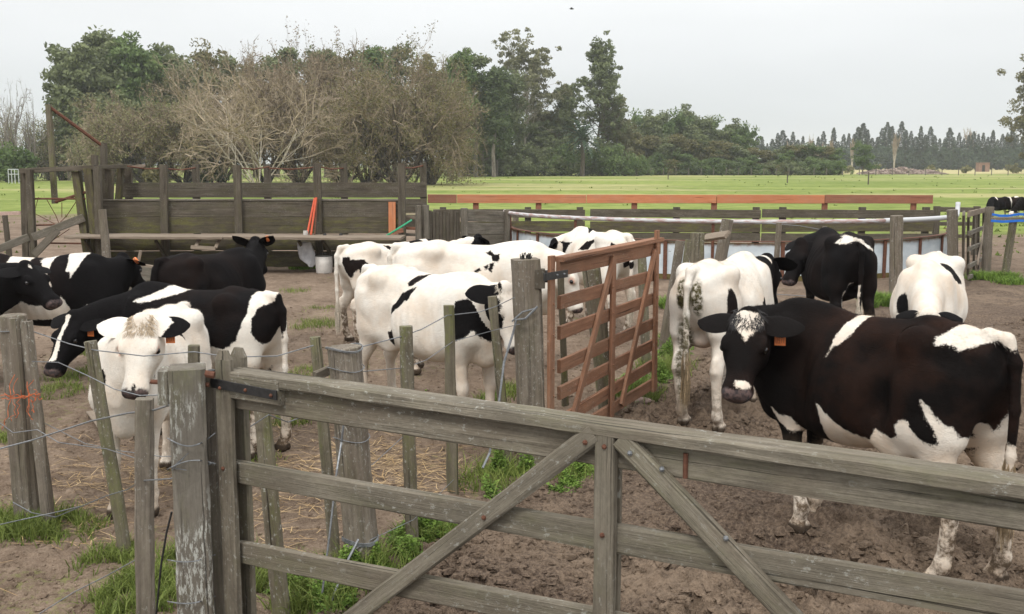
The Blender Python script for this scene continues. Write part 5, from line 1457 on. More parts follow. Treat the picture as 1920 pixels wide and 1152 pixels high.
gm.col(gm.mix(gmask, soil, gm.mix(far_, gm.mix(gm.rng(n3, .3, .7), (.12, .135, .035), (.20, .21, .075)), turf)))
gm.bump(gm.math('ADD', gm.math('ADD', n3, gm.math('MULTIPLY', n4, .5)), n2), .9, .02)
ground = mesh_np('ground', V, F4=Fq, mat=gm.m, smooth=True, attrs=dict(pen=pmv, wet=pmv * smooth(.50, .64, fbm(x_ * .7 + 5, y_ * .9, 4, 201)), grass=grassm, tan=np.clip(tanm, 0, 1), far=fieldm))
tag(ground, 'churned brown soil running out into a green pasture', None, None, 'structure')

def stuff(o, label, cat): tag(o, label, cat, None, 'stuff'); return o
# ---- mud clods
rg = np.random.default_rng(5)
def lumps(n, sampler, smin, smax, name, mat, label, cat):
    ico_v = []; t = (1 + 5 ** .5) / 2
    base = np.array([(-1, t, 0), (1, t, 0), (-1, -t, 0), (1, -t, 0), (0, -1, t), (0, 1, t), (0, -1, -t), (0, 1, -t), (t, 0, -1), (t, 0, 1), (-t, 0, -1), (-t, 0, 1)], float); base /= np.linalg.norm(base[0])
    fc = np.array([(0, 11, 5), (0, 5, 1), (0, 1, 7), (0, 7, 10), (0, 10, 11), (1, 5, 9), (5, 11, 4), (11, 10, 2), (10, 7, 6), (7, 1, 8), (3, 9, 4), (3, 4, 2), (3, 2, 6), (3, 6, 8), (3, 8, 9), (4, 9, 5), (2, 4, 11), (6, 2, 10), (8, 6, 7), (9, 8, 1)])
    x, y = sampler(n); s = smin + (smax - smin) * rg.random(len(x)) ** 2.6
    z = height(x, y)
    v = base[None] * (1 + .8 * (rg.random((len(x), 12, 1)) - .5)) * (s[:, None, None] * np.stack([.8 + .6 * rg.random(len(x)), .8 + .6 * rg.random(len(x)), .5 + .35 * rg.random(len(x))], 1)[:, None, :])
    v = v + np.stack([x, y, z - s * .10], 1)[:, None]
    f = fc[None] + (np.arange(len(x)) * 12)[:, None, None]
    o = mesh_np(name, v.reshape(-1, 3), F3=f.reshape(-1, 3), mat=mat, smooth=False, attrs=dict(pen=np.full(len(x) * 12, 1.0 if 'mud' in name else 0.0), wet=np.repeat(smooth(.50, .64, fbm(x * .7 + 5, y * .9, 4, 201)) if 'mud' in name else 0 * x, 12)))
    return stuff(o, label, cat)
def samp_pen(n):
    y = 3.2 + 11 * rg.random(n) ** 1.5; x = fence_x(y) + .1 + rg.random(n) * (y * .55 + 1.0 - fence_x(y))
    k = fbm(x * 1.1, y * 1.1, 4, 47) > .40 + .2 * rg.random(n); return x[k], y[k]
clod = NT('mud_clod', .95, .12); _q = clod.geo(); clod.col(clod.mix(clod.rng(clod.noise(_q, 5, 4), .4, .62), (.070, .043, .031), (.19, .122, .09))); clod.bump(clod.noise(_q, 70, 4, .7), .9, .01)
lumps(60000, samp_pen, .006, .036, 'mud_clods', gm.m, 'crumbled dark mud clods over the right-hand pen', 'mud')
clod2 = NT('soil_crumb', .95, .12); _q = clod2.geo(); clod2.col(clod2.mix(clod2.rng(clod2.noise(_q, 5, 4), .4, .62), (.14, .09, .065), (.30, .21, .16)))
def samp_yard(n):
    y = 4.2 + 12 * rg.random(n) ** 1.6; x = fence_x(y) - .1 - rg.random(n) * (y * .55 + 1.5 + fence_x(y)).clip(.5)
    return x, y
lumps(26000, samp_yard, .004, .020, 'soil_crumbs', gm.m, 'small crumbs of dry soil over the left-hand yard', 'soil')

# ---- blades of grass
def leaf_mat(name, dark, light, rough=.7, trans=.25):
    k = NT(name, rough, .2)
    v = k.attr('lv'); c = k.mix(v, dark, light)
    c = k.mix(k.rng(k.noise(k.geo(), .6, 3), .35, .65, 0, .35), c, tuple(x * .7 for x in dark))
    k.col(c)
    if trans:
        t = k.n('ShaderNodeBsdfTranslucent'); k.link(c, t.inputs['Color'])
        m = k.n('ShaderNodeMixShader'); m.inputs[0].default_value = trans
        out = [x for x in k.t.nodes if x.type == 'OUTPUT_MATERIAL'][0]
        k.link(k.b.outputs[0], m.inputs[1]); k.link(t.outputs[0], m.inputs[2]); k.link(m.outputs[0], out.inputs['Surface'])
    return k.m
M['grass'] = leaf_mat('grass_blade', (.085, .125, .025), (.27, .32, .085))
M['weed'] = leaf_mat('weed_leaf', (.07, .13, .025), (.27, .40, .08))
M['straw'] = leaf_mat('straw', (.34, .22, .10), (.62, .46, .25), trans=0)
def blades(name, spots, label, cat, mat, h0=.05, h1=.13, w=.0035, lean=.6):
    Vs = []; lv = []
    for (cx, cy, rx, ry, n, hs) in spots:
        a = rg.random(n) * 2 * math.pi; r_ = np.sqrt(rg.random(n)) * (1 + .15 * rg.normal(size=n))
        x = cx + np.cos(a) * r_ * rx; y = cy + np.sin(a) * r_ * ry
        keep = fbm(x * 5, y * 5, 2, 77) > .40; x, y = x[keep], y[keep]; n = len(x)
        z = height(x, y) - .004; hh = (h0 + (h1 - h0) * rg.random(n)) * hs
        d = rg.normal(size=(n, 2)) * lean
        b = np.stack([x, y, z], 1); th = rg.random(n) * 6.28; sd = np.stack([np.cos(th), np.sin(th), 0 * th], 1) * w
        m_ = b + np.stack([d[:, 0] * hh * .35, d[:, 1] * hh * .35, hh * .6], 1); t_ = b + np.stack([d[:, 0] * hh, d[:, 1] * hh, hh * .95], 1)
        Vs.append(np.stack([b - sd, b + sd, m_ + sd * .7, m_ - sd * .7, t_], 1)); lv.append(np.repeat(rg.random(n), 5))
    Vs = np.concatenate(Vs); n = len(Vs); k = np.arange(n) * 5
    f = np.concatenate([np.stack([k, k + 1, k + 2], 1), np.stack([k, k + 2, k + 3], 1), np.stack([k + 3, k + 2, k + 4], 1)])
    return stuff(mesh_np(name, Vs.reshape(-1, 3), F3=f, mat=mat, attrs=dict(lv=np.concatenate(lv))), label, cat)
def S(px, py, rpx, n, hs=1.0, asp=.8):
    g = gp(px, py); r_ = rpx * g[1] / F_PX; return (g[0], g[1], r_, r_ * asp * 1.8, n, hs)
near = [S(20, 985, 70, 1500), S(90, 985, 55, 1200, .9), S(150, 990, 60, 700, .6), S(215, 1050, 60, 900, .8), S(240, 1090, 60, 900, .9), S(300, 1110, 70, 1200, .9), S(330, 1040, 40, 500), S(200, 1140, 60, 700, .8),
        S(500, 1100, 60, 900, 1.2), S(560, 1120, 60, 900, 1.1), S(470, 1060, 40, 400), S(145, 700, 60, 500, .7), S(110, 735, 50, 350, .7), S(150, 665, 25, 250, .7), S(465, 780, 20, 200, 1), S(570, 700, 60, 300, .6), S(590, 610, 45, 350, .8), S(605, 580, 30, 200, .6),
        S(550, 545, 30, 150, .7), S(700, 770, 40, 250, .8), S(900, 760, 60, 300, .8), S(955, 735, 40, 250, .8), S(640, 730, 30, 200, .8), S(550, 790, 40, 200, .7), S(20, 820, 30, 250, .7), S(205, 555, 18, 200, 1.4), S(490, 870, 40, 120, .6), S(930, 900, 75, 700, 1.2), S(800, 1010, 60, 700, 1.2), S(735, 1060, 60, 700, 1.3), S(620, 1110, 90, 1200, 1.2), S(1190, 740, 55, 500, 1.3), S(1245, 690, 50, 700, 1.4), S(1070, 890, 50, 400)]
near = [(a, b, c, d, int(e * (2.0 if b > 7.3 else 1.0)), f) for a, b, c, d, e, f in near]
blades('grass', near, 'short green grass tufts along the fence and yard', 'grass', M['grass'])
mid = [S(530, 497, 50, 2600, 1.6, .3), S(575, 503, 30, 1000, 1.4, .3), S(650, 500, 30, 400, 1.2, .3), S(1860, 526, 45, 2200, 1.6, .35), S(1900, 532, 40, 900, 1.2, .3), S(1650, 572, 30, 2000, 1.9, .4), S(1625, 577, 18, 700, 1.6, .4), S(1265, 650, 30, 900, 1.5), S(1250, 575, 14, 400, 1.6), S(1265, 575, 12, 300, 1.6), S(400, 600, 20, 10, 1)]
blades('grass', mid, 'lush grass tufts under the bench and at the pen posts', 'grass', M['weed'], w=.007)
# ---- leafy weeds along the fence
def weeds(spots):
    Vs = []; lv = []
    for (cx, cy, rx, ry, n, hs) in spots:
        n = int(n * 2.2); a = rg.random(n) * 6.283; r_ = np.sqrt(rg.random(n)); r_ = r_ * (1 + .18 * rg.normal(size=n)); x = cx + np.cos(a) * r_ * rx; y = cy + np.sin(a) * r_ * ry; r_ = np.abs(r_)
        keep = fbm(x * 3.5, y * 3.5, 3, 7) > .36 + .12 * r_[:]; x, y, r_ = x[keep], y[keep], r_[keep]; n = len(x)
        dome = np.clip(1.05 - r_ ** 1.5, .12, 1) * smooth(.25, .75, fbm(x * 9, y * 9, 3, 9)) * 1.35 + .06
        z = height(x, y) + .15 * hs * dome * (rg.random(n) ** .7)
        s = .006 + .0075 * rg.random(n)
        th = rg.random(n) * 6.283; el = rg.random(n) * .9 - .25
        u = np.stack([np.cos(th) * np.cos(el), np.sin(th) * np.cos(el), np.sin(el)], 1); v_ = np.stack([-np.sin(th), np.cos(th), rg.normal(size=n) * .35], 1)
        c = np.stack([x, y, z], 1)
        P4 = [c, c + u * s[:, None] + v_ * s[:, None] * .75, c + u * (2.0 * s)[:, None], c + u * s[:, None] - v_ * s[:, None] * .75]
        Vs.append(np.stack(P4, 1)); lv.append(np.repeat(np.clip(rg.random(n) * .7 + .3 * (z - z.min()) / max(.01, np.ptp(z)), 0, 1), 4))
    Vs = np.concatenate(Vs); k = np.arange(len(Vs)) * 4
    stuff(mesh_np('weeds', Vs.reshape(-1, 3), F4=np.stack([k, k + 1, k + 2, k + 3], 1), mat=M['weed'], attrs=dict(lv=np.concatenate(lv))), 'bright green leafy weeds at the foot of the fence posts', 'weeds')
def W(px, py, rpx, n, hs=1.0, asp=.7): return S(px, py, rpx, n, hs, asp)
weeds([W(935, 895, 62, 5200, 1.3), W(985, 895, 40, 2200, 1.2), W(900, 925, 50, 2400, .9), W(1070, 885, 42, 2600, 1.0), W(1050, 905, 40, 1200, .6), W(830, 990, 40, 1800, .8), W(790, 1005, 55, 3600, 1.1), W(745, 1045, 45, 3200, 1.2), W(725, 1075, 40, 2400, 1.0), W(640, 1100, 60, 3000, .9), W(560, 1120, 60, 2600, .9), W(610, 1130, 60, 2600, 1.0),
       W(1200, 725, 45, 2600, 1.2), W(1225, 705, 35, 2200, 1.3), W(1265, 665, 30, 1800, 1.4), W(1170, 755, 35, 900, .8), W(1110, 860, 20, 500, .6), W(1180, 740, 22, 900, 1.0), W(1275, 645, 18, 700, 1.4), W(800, 760, 20, 500, .8), W(930, 745, 25, 300, .6)])
# ---- straw litter
def straw(spots):
    Vs = []; lv = []
    for (cx, cy, rx, ry, n, hs) in spots:
        n = max(6, int(n * .42)); x = cx + rg.normal(size=n) * rx * .95; y = cy + rg.normal(size=n) * ry * .95
        th = rg.normal(size=n) * .7 + (math.pi if False else 0.0); ln = (.05 + .22 * rg.random(n) ** 1.6) * hs
        d = np.stack([np.cos(th), np.sin(th)], 1); bend = rg.normal(size=n) * .25
        pts = []
        for u in (0, .5, 1):
            xx = x + d[:, 0] * ln * u - d[:, 1] * ln * bend * u * (1 - u) * 2; yy = y + d[:, 1] * ln * u + d[:, 0] * ln * bend * u * (1 - u) * 2
            pts.append(np.stack([xx, yy, height(xx, yy) + .006 + .022 * rg.random(n)], 1))
        sd = np.stack([-d[:, 1], d[:, 0], 0 * x], 1) * .0022
        Vs.append(np.stack([pts[0] - sd, pts[0] + sd, pts[1] - sd, pts[1] + sd, pts[2] - sd * .6, pts[2] + sd * .6], 1)); lv.append(np.repeat(rg.random(n), 6))
    Vs = np.concatenate(Vs); k = np.arange(len(Vs)) * 6
    stuff(mesh_np('straw', Vs.reshape(-1, 3), F4=np.concatenate([np.stack([k, k + 1, k + 3, k + 2], 1), np.stack([k + 2, k + 3, k + 5, k + 4], 1)]), mat=M['straw'], attrs=dict(lv=np.concatenate(lv))), 'scattered yellow straw littering the yard soil', 'straw')
straw([S(730, 870, 60, 420), S(660, 850, 70, 260), S(780, 900, 50, 240), S(560, 860, 70, 260), S(600, 900, 80, 240), S(250, 900, 90, 300), S(150, 920, 80, 200), S(180, 870, 80, 140), S(300, 880, 60, 130), S(480, 950, 70, 180), S(120, 980, 60, 40), S(500, 820, 50, 130), S(130, 850, 80, 90), S(540, 1000, 80, 120), S(90, 1000, 40, 12, 1.6), S(160, 1010, 20, 14, 1.3), S(1400, 860, 160, 10), S(1200, 760, 100, 8)])
# ---- tufts dotted over the pasture
n = 420; yy = 42 + 165 * rg.random(n) ** 1.0; xx = (rg.random(n) - .5) * yy * 1.35
yy = np.concatenate([yy, 24 + 20 * rg.random(500)]); xx = np.concatenate([xx, np.where(rg.random(500) < .5, -12 - 16 * rg.random(500), 11 + 12 * rg.random(500))])
n = len(xx); Vs = []; lv = []
for q in range(7):
    th = rg.random(n) * 6.28; s = (.05 + .14 * rg.random(n) ** 3) * (.5 + yy / 130); b = np.stack([xx + rg.normal(size=n) * s * .6, yy + rg.normal(size=n) * s * .6, 0 * xx - .01], 1)
    sd = np.stack([np.cos(th), np.sin(th), 0 * th], 1) * (s * .35)[:, None]; t_ = b + np.stack([rg.normal(size=n) * s * .4, rg.normal(size=n) * s * .4, s * (.5 + .5 * rg.random(n))], 1)
    Vs.append(np.stack([b - sd, b + sd, t_], 1)); lv.append(np.repeat(rg.random(n) * .5, 3))
Vs = np.concatenate(Vs); k = np.arange(len(Vs)) * 3
stuff(mesh_np('pasture_tufts', Vs.reshape(-1, 3), F3=np.stack([k, k + 1, k + 2], 1), mat=M['grass'], attrs=dict(lv=np.concatenate(lv))), 'darker grass tufts dotted over the open pasture', 'grass')
# ------------------------------------------------------------------ trees
def bark(name, a, b):
    k = NT(name, .9, .15); n = k.noise(k.mapv(k.obj(), (3, 3, .8)), 2, 5, .6); k.col(k.mix(k.rng(n, .35, .65), a, b)); return k.m
M['bark_grey'] = bark('grey_bark', (.10, .085, .07), (.24, .21, .18))
M['bark_pale'] = bark('pale_bark', (.22, .19, .14), (.42, .38, .31))
M['bark_dark'] = bark('dark_bark', (.045, .035, .028), (.11, .09, .07))
LEAF = {'gum': leaf_mat('gum_leaf', (.085, .108, .05), (.265, .295, .145)), 'gum_light': leaf_mat('pale_gum_leaf', (.11, .115, .06), (.31, .30, .17)),
        'dark': leaf_mat('dark_leaf', (.05, .075, .034), (.155, .195, .085)), 'green': leaf_mat('green_leaf', (.065, .110, .038), (.200, .265, .095)),
        'olive': leaf_mat('olive_leaf', (.15, .15, .065), (.34, .32, .17)), 'brown': leaf_mat('brown_leaf', (.15, .115, .075), (.32, .25, .165)),
        'conifer': leaf_mat('conifer_needles', (.028, .048, .030), (.080, .115, .066)), 'rust': leaf_mat('brownish_green_leaf', (.10, .10, .045), (.23, .20, .09)), 'palm': leaf_mat('palm_leaf', (.025, .05, .03), (.09, .13, .08))}
TW = {'tan': leaf_mat('tan_twig', (.20, .16, .11), (.43, .35, .25), trans=0), 'brown': leaf_mat('brown_twig', (.145, .112, .076), (.34, .272, .188), trans=0), 'grey': leaf_mat('grey_twig', (.17, .15, .13), (.34, .31, .28), trans=0)}
def leaf_cloud(rg, centers, radii, n_per, size, flat=.7, lvb=None):
    """leaf faces in clumps: centers (k,3), radii (k,)"""
    k = len(centers); idx = np.repeat(np.arange(k), n_per); n = len(idx)
    d = rg.normal(size=(n, 3)); d /= np.linalg.norm(d, axis=1)[:, None]; r_ = rg.random(n) ** .45
    p = centers[idx] + d * (r_ * radii[idx])[:, None] * np.array([1, 1, flat])
    u = rg.normal(size=(n, 3)); u /= np.linalg.norm(u, axis=1)[:, None]; w = np.cross(u, rg.normal(size=(n, 3))); w /= np.linalg.norm(w, axis=1)[:, None] + 1e-9
    s = (size * (.5 + rg.random(n)))[:, None]
    V = np.stack([p - u * s, p + w * s * .5, p + u * s, p - w * s * .5], 1)
    cl = rg.random(k)
    lv = np.clip(.25 + .5 * rg.random(n) * .8 + .45 * (cl[idx] - .5) + .1 * d[:, 2], 0, 1)
    return V.reshape(-1, 3), np.repeat(lv, 4)
def limbs(rg, base, h, spread, trunk_r, n_l=9, start=.3, lean=0.0, up=.75, wig=.12, sub=4):
    """trunk, limbs, sub-limbs as polylines; returns list of (pts, radii) and tips"""
    L_ = []; tips = []
    tp = [np.array([0, 0, -.3])]
    K = 8
    for i in range(1, K + 1): tp.append(np.array([lean * h * (i / K) ** 1.5 + rg.normal() * wig * h * .03 * i, rg.normal() * wig * h * .03 * i, h * .93 * i / K]))
    L_.append((tp, [trunk_r * (1 - .82 * i / K) for i in range(K + 1)])); tips.append(tp[-1])
    for j in range(n_l):
        u = start + (1 - start) * (j + rg.random() * .6) / n_l; u = min(u, .97)
        i0 = int(u * K); f = u * K - i0; p0 = tp[i0] * (1 - f) + tp[min(K, i0 + 1)] * f
        a = j * 2.4 + rg.normal() * .4; ln = spread * (1.05 - .55 * (u - start) / (1 - start)) * (.7 + .5 * rg.random())
        d = np.array([math.cos(a), math.sin(a), up + rg.normal() * .2]); d /= np.linalg.norm(d)
        pts = [p0]; dd = d.copy()
        for s_ in range(4):
            dd = dd + rg.normal(size=3) * wig + np.array([0, 0, .10]); dd /= np.linalg.norm(dd); pts.append(pts[-1] + dd * ln / 4)
        r0 = trunk_r * (1 - .8 * u) * .55; L_.append((pts, [r0 * (1 - .2 * s_) for s_ in range(5)])); tips.append(pts[-1])
        for q in range(sub):
            s0 = pts[1 + rg.integers(0, 3)]; e = dd + rg.normal(size=3) * .8 + np.array([0, 0, .25]); e /= np.linalg.norm(e)
            l2 = ln * (.3 + .35 * rg.random()); m_ = s0 + e * l2 * .5 + rg.normal(size=3) * l2 * .08; t_ = s0 + e * l2
            L_.append(([s0, m_, t_], [r0 * .45, r0 * .3, r0 * .12])); tips.append(t_)
    return L_, np.array(tips)
def finish_tree(name, kind, loc, label, group, L_, leafV, lv, mat_l, mat_b, cat='tree', min_r=.02, nseg=5):
    root = empty(name, loc, label, cat, group)
    if L_:
        m = MB()
        for pts, rr in L_: m.tube(pts, [max(min_r, r_) for r_ in rr], nseg, tone=.5, cap=False)
        o = m.build('trunk', M[mat_b], loc=(0, 0, 0)); o.parent = root; o.location = (0, 0, 0)
    if leafV is not None:
        k = np.arange(len(leafV) // 4) * 4
        o = mesh_np('crown', leafV, F4=np.stack([k, k + 1, k + 2, k + 3], 1), mat=mat_l, attrs=dict(lv=lv)); o.parent = root
    return root
def dup_tree(src, loc, sc, rz, label=None):
    r_ = src.copy(); COL.objects.link(r_); r_.location = loc; r_.scale = sc; r_.rotation_euler = (0, 0, rz)
    if label: r_['label'] = label
    for ch in src.children:
        c = ch.copy(); COL.objects.link(c); c.parent = r_
    return r_
def gum(seed, h, spread, leaf='gum', bark_='bark_grey', clump=.10, n_per=60, size=.22, n_l=11, start=.3, up=.8, sub=5, name='gum_tree', label='', group=None, loc=(0, 0, 0), lean=0.0, extra=0, dens=1.0, tr=.022):
    rg = np.random.default_rng(seed)
    L_, tips = limbs(rg, None, h, spread, h * tr, n_l, start, lean, up, sub=sub)
    if extra:
        tips = np.concatenate([tips, tips[rg.integers(0, len(tips), extra)] + rg.normal(size=(extra, 3)) * np.array([spread * .28, spread * .28, h * .06])])
    rad = h * clump * (.55 + .7 * rg.random(len(tips)))
    V, lv = leaf_cloud(rg, tips, rad, int(n_per * dens), size)
    return finish_tree(name, 'gum', loc, label, group, L_, V, lv, LEAF[leaf], bark_)
def shrub(seed, h, w, leaf='green', n_c=26, n_per=90, size=.16, label='', group=None, loc=(0, 0, 0), name='shrub', cat='shrub', stem='bark_dark'):
    rg = np.random.default_rng(seed)
    a = rg.random(n_c) * 6.28; r_ = np.sqrt(rg.random(n_c)); z = rg.random(n_c)
    c = np.stack([np.cos(a) * r_ * w / 2 * (1 - .45 * z), np.sin(a) * r_ * w / 2 * (1 - .45 * z), .12 * h + z * h * .78 * (1 - .25 * r_)], 1)
    V, lv = leaf_cloud(rg, c, np.full(n_c, h * .2) * (.6 + .7 * rg.random(n_c)), n_per, size, .85)
    L_ = [([np.array([0, 0, -.2]), c[i] * .5 + np.array([0, 0, .1]), c[i]], [h * .02, h * .012, .02]) for i in range(7)]
    return finish_tree(name, 'shrub', loc, label, group, L_, V, lv, LEAF[leaf], stem, cat)
def conifer(seed, h, w, leaf='conifer', loc=(0, 0, 0), label='', group=None, name='conifer', n=2200, size=.75):
    rg = np.random.default_rng(seed)
    z = rg.random(n) ** .8; th = rg.random(n) * 6.28; layer = .75 + .25 * np.sin(z * 46 + th * 2)
    r_ = (w / 2) * (1 - z) ** .6 * layer * (.2 + .8 * rg.random(n) ** .5) + .1
    p = np.stack([np.cos(th) * r_, np.sin(th) * r_, .04 * h + z * h * .96], 1)
    out = np.stack([np.cos(th), np.sin(th), -.25 + .5 * rg.random(n)], 1); s = size * (.5 + .7 * rg.random(n)) * (1 - .6 * z); sd = np.stack([-np.sin(th), np.cos(th), rg.normal(size=n) * .5], 1)
    V = np.stack([p - out * s[:, None], p + sd * s[:, None] * .5, p + out * s[:, None], p - sd * s[:, None] * .5], 1)
    L_ = [([np.array([0, 0, -.3]), np.array([0, 0, h * .5]), np.array([0, 0, h * .97])], [h * .018, h * .010, .03])]
    return finish_tree(name, 'conifer', loc, label, group, L_, V.reshape(-1, 3), np.repeat(np.clip(rg.random(n) * .7 + .3 * z, 0, 1), 4), LEAF[leaf], 'bark_dark')
def twiggy(seed, h, w, levels=5, k=4, trunks=5, twig='brown', leaf=None, n_leaf=0, loc=(0, 0, 0), label='', group=None, name='thorn_tree', arch=.35, width=.035, bark_='bark_dark', up=.75, tr=.16, first=.45, lsize=.12, shrink=.60, cat='tree', spread_j=.62):
    """bare crown of fine twigs grown level by level"""
    rg = np.random.default_rng(seed)
    th = np.arange(trunks) * 6.28 / trunks + rg.random(trunks)
    d = np.stack([np.cos(th) * .75, np.sin(th) * .75, up + .3 * rg.random(trunks)], 1); d /= np.linalg.norm(d, axis=1)[:, None]
    p = np.stack([np.cos(th) * .2, np.sin(th) * .2, 0 * th - .1], 1); ln = np.full(trunks, h * first)
    L_ = []; ribV = []; lvs = []; tipsall = None
    for lev in range(levels + 1):
        m_ = p + d * ln[:, None] * .5 + rg.normal(size=d.shape) * ln[:, None] * .07; e = p + d * ln[:, None] + np.array([0, 0, -1]) * ln[:, None] * arch * .18 * (lev > 1) + rg.normal(size=d.shape) * ln[:, None] * .06
        if lev < 2:
            for i in range(len(p)): L_.append(([p[i], m_[i], e[i]], [tr * (.55 ** lev), tr * .8 * (.55 ** lev), tr * .6 * (.55 ** lev)]))
        else:
            w_ = max(.012, width * 2.4 * .62 ** (lev - 2)); sd = np.cross(d, rg.normal(size=d.shape)); sd /= np.linalg.norm(sd, axis=1)[:, None] + 1e-9; sd *= w_ / 2
            lv = rg.random(len(p))
            ribV.append(np.stack([p - sd, p + sd, m_ + sd * .8, m_ - sd * .8], 1).reshape(-1, 3)); ribV.append(np.stack([m_ - sd * .8, m_ + sd * .8, e + sd * .35, e - sd * .35], 1).reshape(-1, 3)); lvs += [np.repeat(lv, 4), np.repeat(lv, 4)]
        if lev == levels: tipsall = e; break
        kk = k if lev > 0 else k + 1
        u = (.35 + .65 * rg.random((len(p), kk)))[..., None]
        q = np.where(u < .5, p[:, None] + (m_ - p)[:, None] * u * 2, m_[:, None] + (e - m_)[:, None] * (u - .5) * 2)
        nd = d[:, None] + rg.normal(size=(len(p), kk, 3)) * spread_j + np.array([0, 0, .12 if lev < 2 else -.02]); nd /= np.linalg.norm(nd, axis=2)[..., None]
        ln = (ln[:, None] * (shrink + .25 * (rg.random((len(ln), kk)) - .5))).ravel(); p = q.reshape(-1, 3); d = nd.reshape(-1, 3)
    V = np.concatenate(ribV); lv = np.concatenate(lvs)
    # fit to the wanted outline
    hz = np.percentile(V[:, 2], 99.5); hx = np.percentile(np.abs(V[:, :2]), 99)
    S_ = np.array([w / 2 / hx, w / 2 / hx, h / hz]); V = V * S_; L_ = [([q * S_ for q in pts], rr) for pts, rr in L_]
    V[:, 2] = np.maximum(V[:, 2], .3)
    root = finish_tree(name, 'thorn', loc, label, group, L_, V, lv, TW[twig], bark_, cat, nseg=7)
    if leaf:
        c = tipsall[rg.integers(0, len(tipsall), n_leaf)] * S_; c = c + rg.normal(size=c.shape) * .25
        u = rg.normal(size=c.shape); u /= np.linalg.norm(u, axis=1)[:, None]; v_ = np.cross(u, rg.normal(size=c.shape)); v_ /= np.linalg.norm(v_, axis=1)[:, None]
        LV = np.stack([c - u * lsize, c + v_ * lsize * .5, c + u * lsize, c - v_ * lsize * .5], 1).reshape(-1, 3); kq = np.arange(len(c)) * 4
        o = mesh_np('leaves', LV, F4=np.stack([kq, kq + 1, kq + 2, kq + 3], 1), mat=LEAF[leaf], attrs=dict(lv=np.repeat(rg.random(len(c)), 4))); o.parent = root
    return root
def spot(px, D): return ((px - 960) / F_PX * (D * _CP + 2 * _SP), D, 0.0)
def hgt(top, D):      # height of something at distance D whose top shows at pixel row 'top'
    return at(960, top, D)[2]
def wid(wpx, D): return wpx / F_PX * D

# --- gum grove at the left
for i, (px, D, top, w, lf, dens, lb) in enumerate([
        (208, 152, 62, 105, 'gum', 1.0, 'tallest dark gum rising at the left of the grove, crown leaning right'),
        (148, 150, 96, 70, 'gum', .55, 'airy gum with separate leaf tufts at the far left of the grove'),
        (262, 150, 90, 130, 'green', 1.3, 'broad dense green gum right of the tallest one in the left grove'),
        (318, 156, 102, 115, 'gum', 1.2, 'dense gum at the right shoulder of the left grove'),
        (190, 146, 128, 150, 'gum', 1.3, 'wide low gum filling the front of the left grove'),
        (130, 140, 160, 46, 'gum', .35, 'small wispy gum hanging out at the left edge of the grove'),
        (360, 165, 118, 90, 'gum', 1.0, 'rounded gum behind the right side of the left grove')]):
    h = hgt(top, D)
    gum(100 + i, h, wid(w, D) * .52, lf, 'bark_grey', .085, 105, .30, n_l=13, start=.22, up=.55, sub=6, label=lb, group=None, loc=spot(px, D), extra=int(50 * dens), dens=dens)
# --- line of taller crowns behind the thorn trees
back = [(392, 168, 92, 75, 'rust', .7), (440, 168, 100, 42, 'gum', .7), (478, 172, 116, 60, 'gum', .6), (548, 166, 86, 80, 'gum', 1.0), (612, 170, 84, 66, 'gum', .9), (650, 172, 98, 60, 'rust', .8), (700, 170, 78, 80, 'green', 1.0), (740, 176, 92, 70, 'gum', .9), (800, 172, 110, 80, 'rust', .8), (862, 172, 98, 60, 'green', .9), (892, 178, 100, 62, 'gum', .8), (926, 176, 128, 54, 'dark', .9), (842, 182, 105, 60, 'gum', .8), (520, 176, 120, 70, 'rust', .8)]
names = ['brownish', 'slender', 'low', 'rounded', 'broad', 'rusty', 'green-topped', 'rough', 'sparse', 'bright', 'ragged', 'dark narrow', 'pale', 'squat']
pos_ = ['behind the left grove edge', 'alone in the sky gap right of the grove', 'beside the slender gum', 'under the tall bare crown', 'left of the middle of the tree line', 'behind the bare thorn tree', 'above the largest thorn tree', 'above the right of the largest thorn tree', 'behind the thorn tree right side', 'at the right shoulder of the tree line', 'next to the pale airy giant', 'just left of the pale airy giant', 'behind the bright one', 'between the slender and rounded gums']
for i, (px, D, top, w, lf, dens) in enumerate(back):
    gum(200 + i, hgt(top, D), wid(w, D) * .5, lf, 'bark_grey', .075, 90, .30, n_l=11, start=.3, up=.7, sub=5, label=names[i] + ' gum ' + pos_[i], loc=spot(px, D), extra=int(30 * dens), dens=dens)
for i, (px, D, top, w, lb) in enumerate(((551, 172, 44, 44, 'tall bare crown standing highest over the middle of the tree line'), (590, 174, 58, 26, 'thin bare crown right of the tallest bare one'), (630, 174, 68, 26, 'thin bare crown third from the tallest bare one'))):
    twiggy(300 + i, hgt(top, D), wid(w, D), 4, 4, 3, 'grey', 'brown', 500, loc=spot(px, D), label=lb, name='bare_tree', up=2.6, width=.06, first=.55, arch=0, lsize=.2, spread_j=.3)
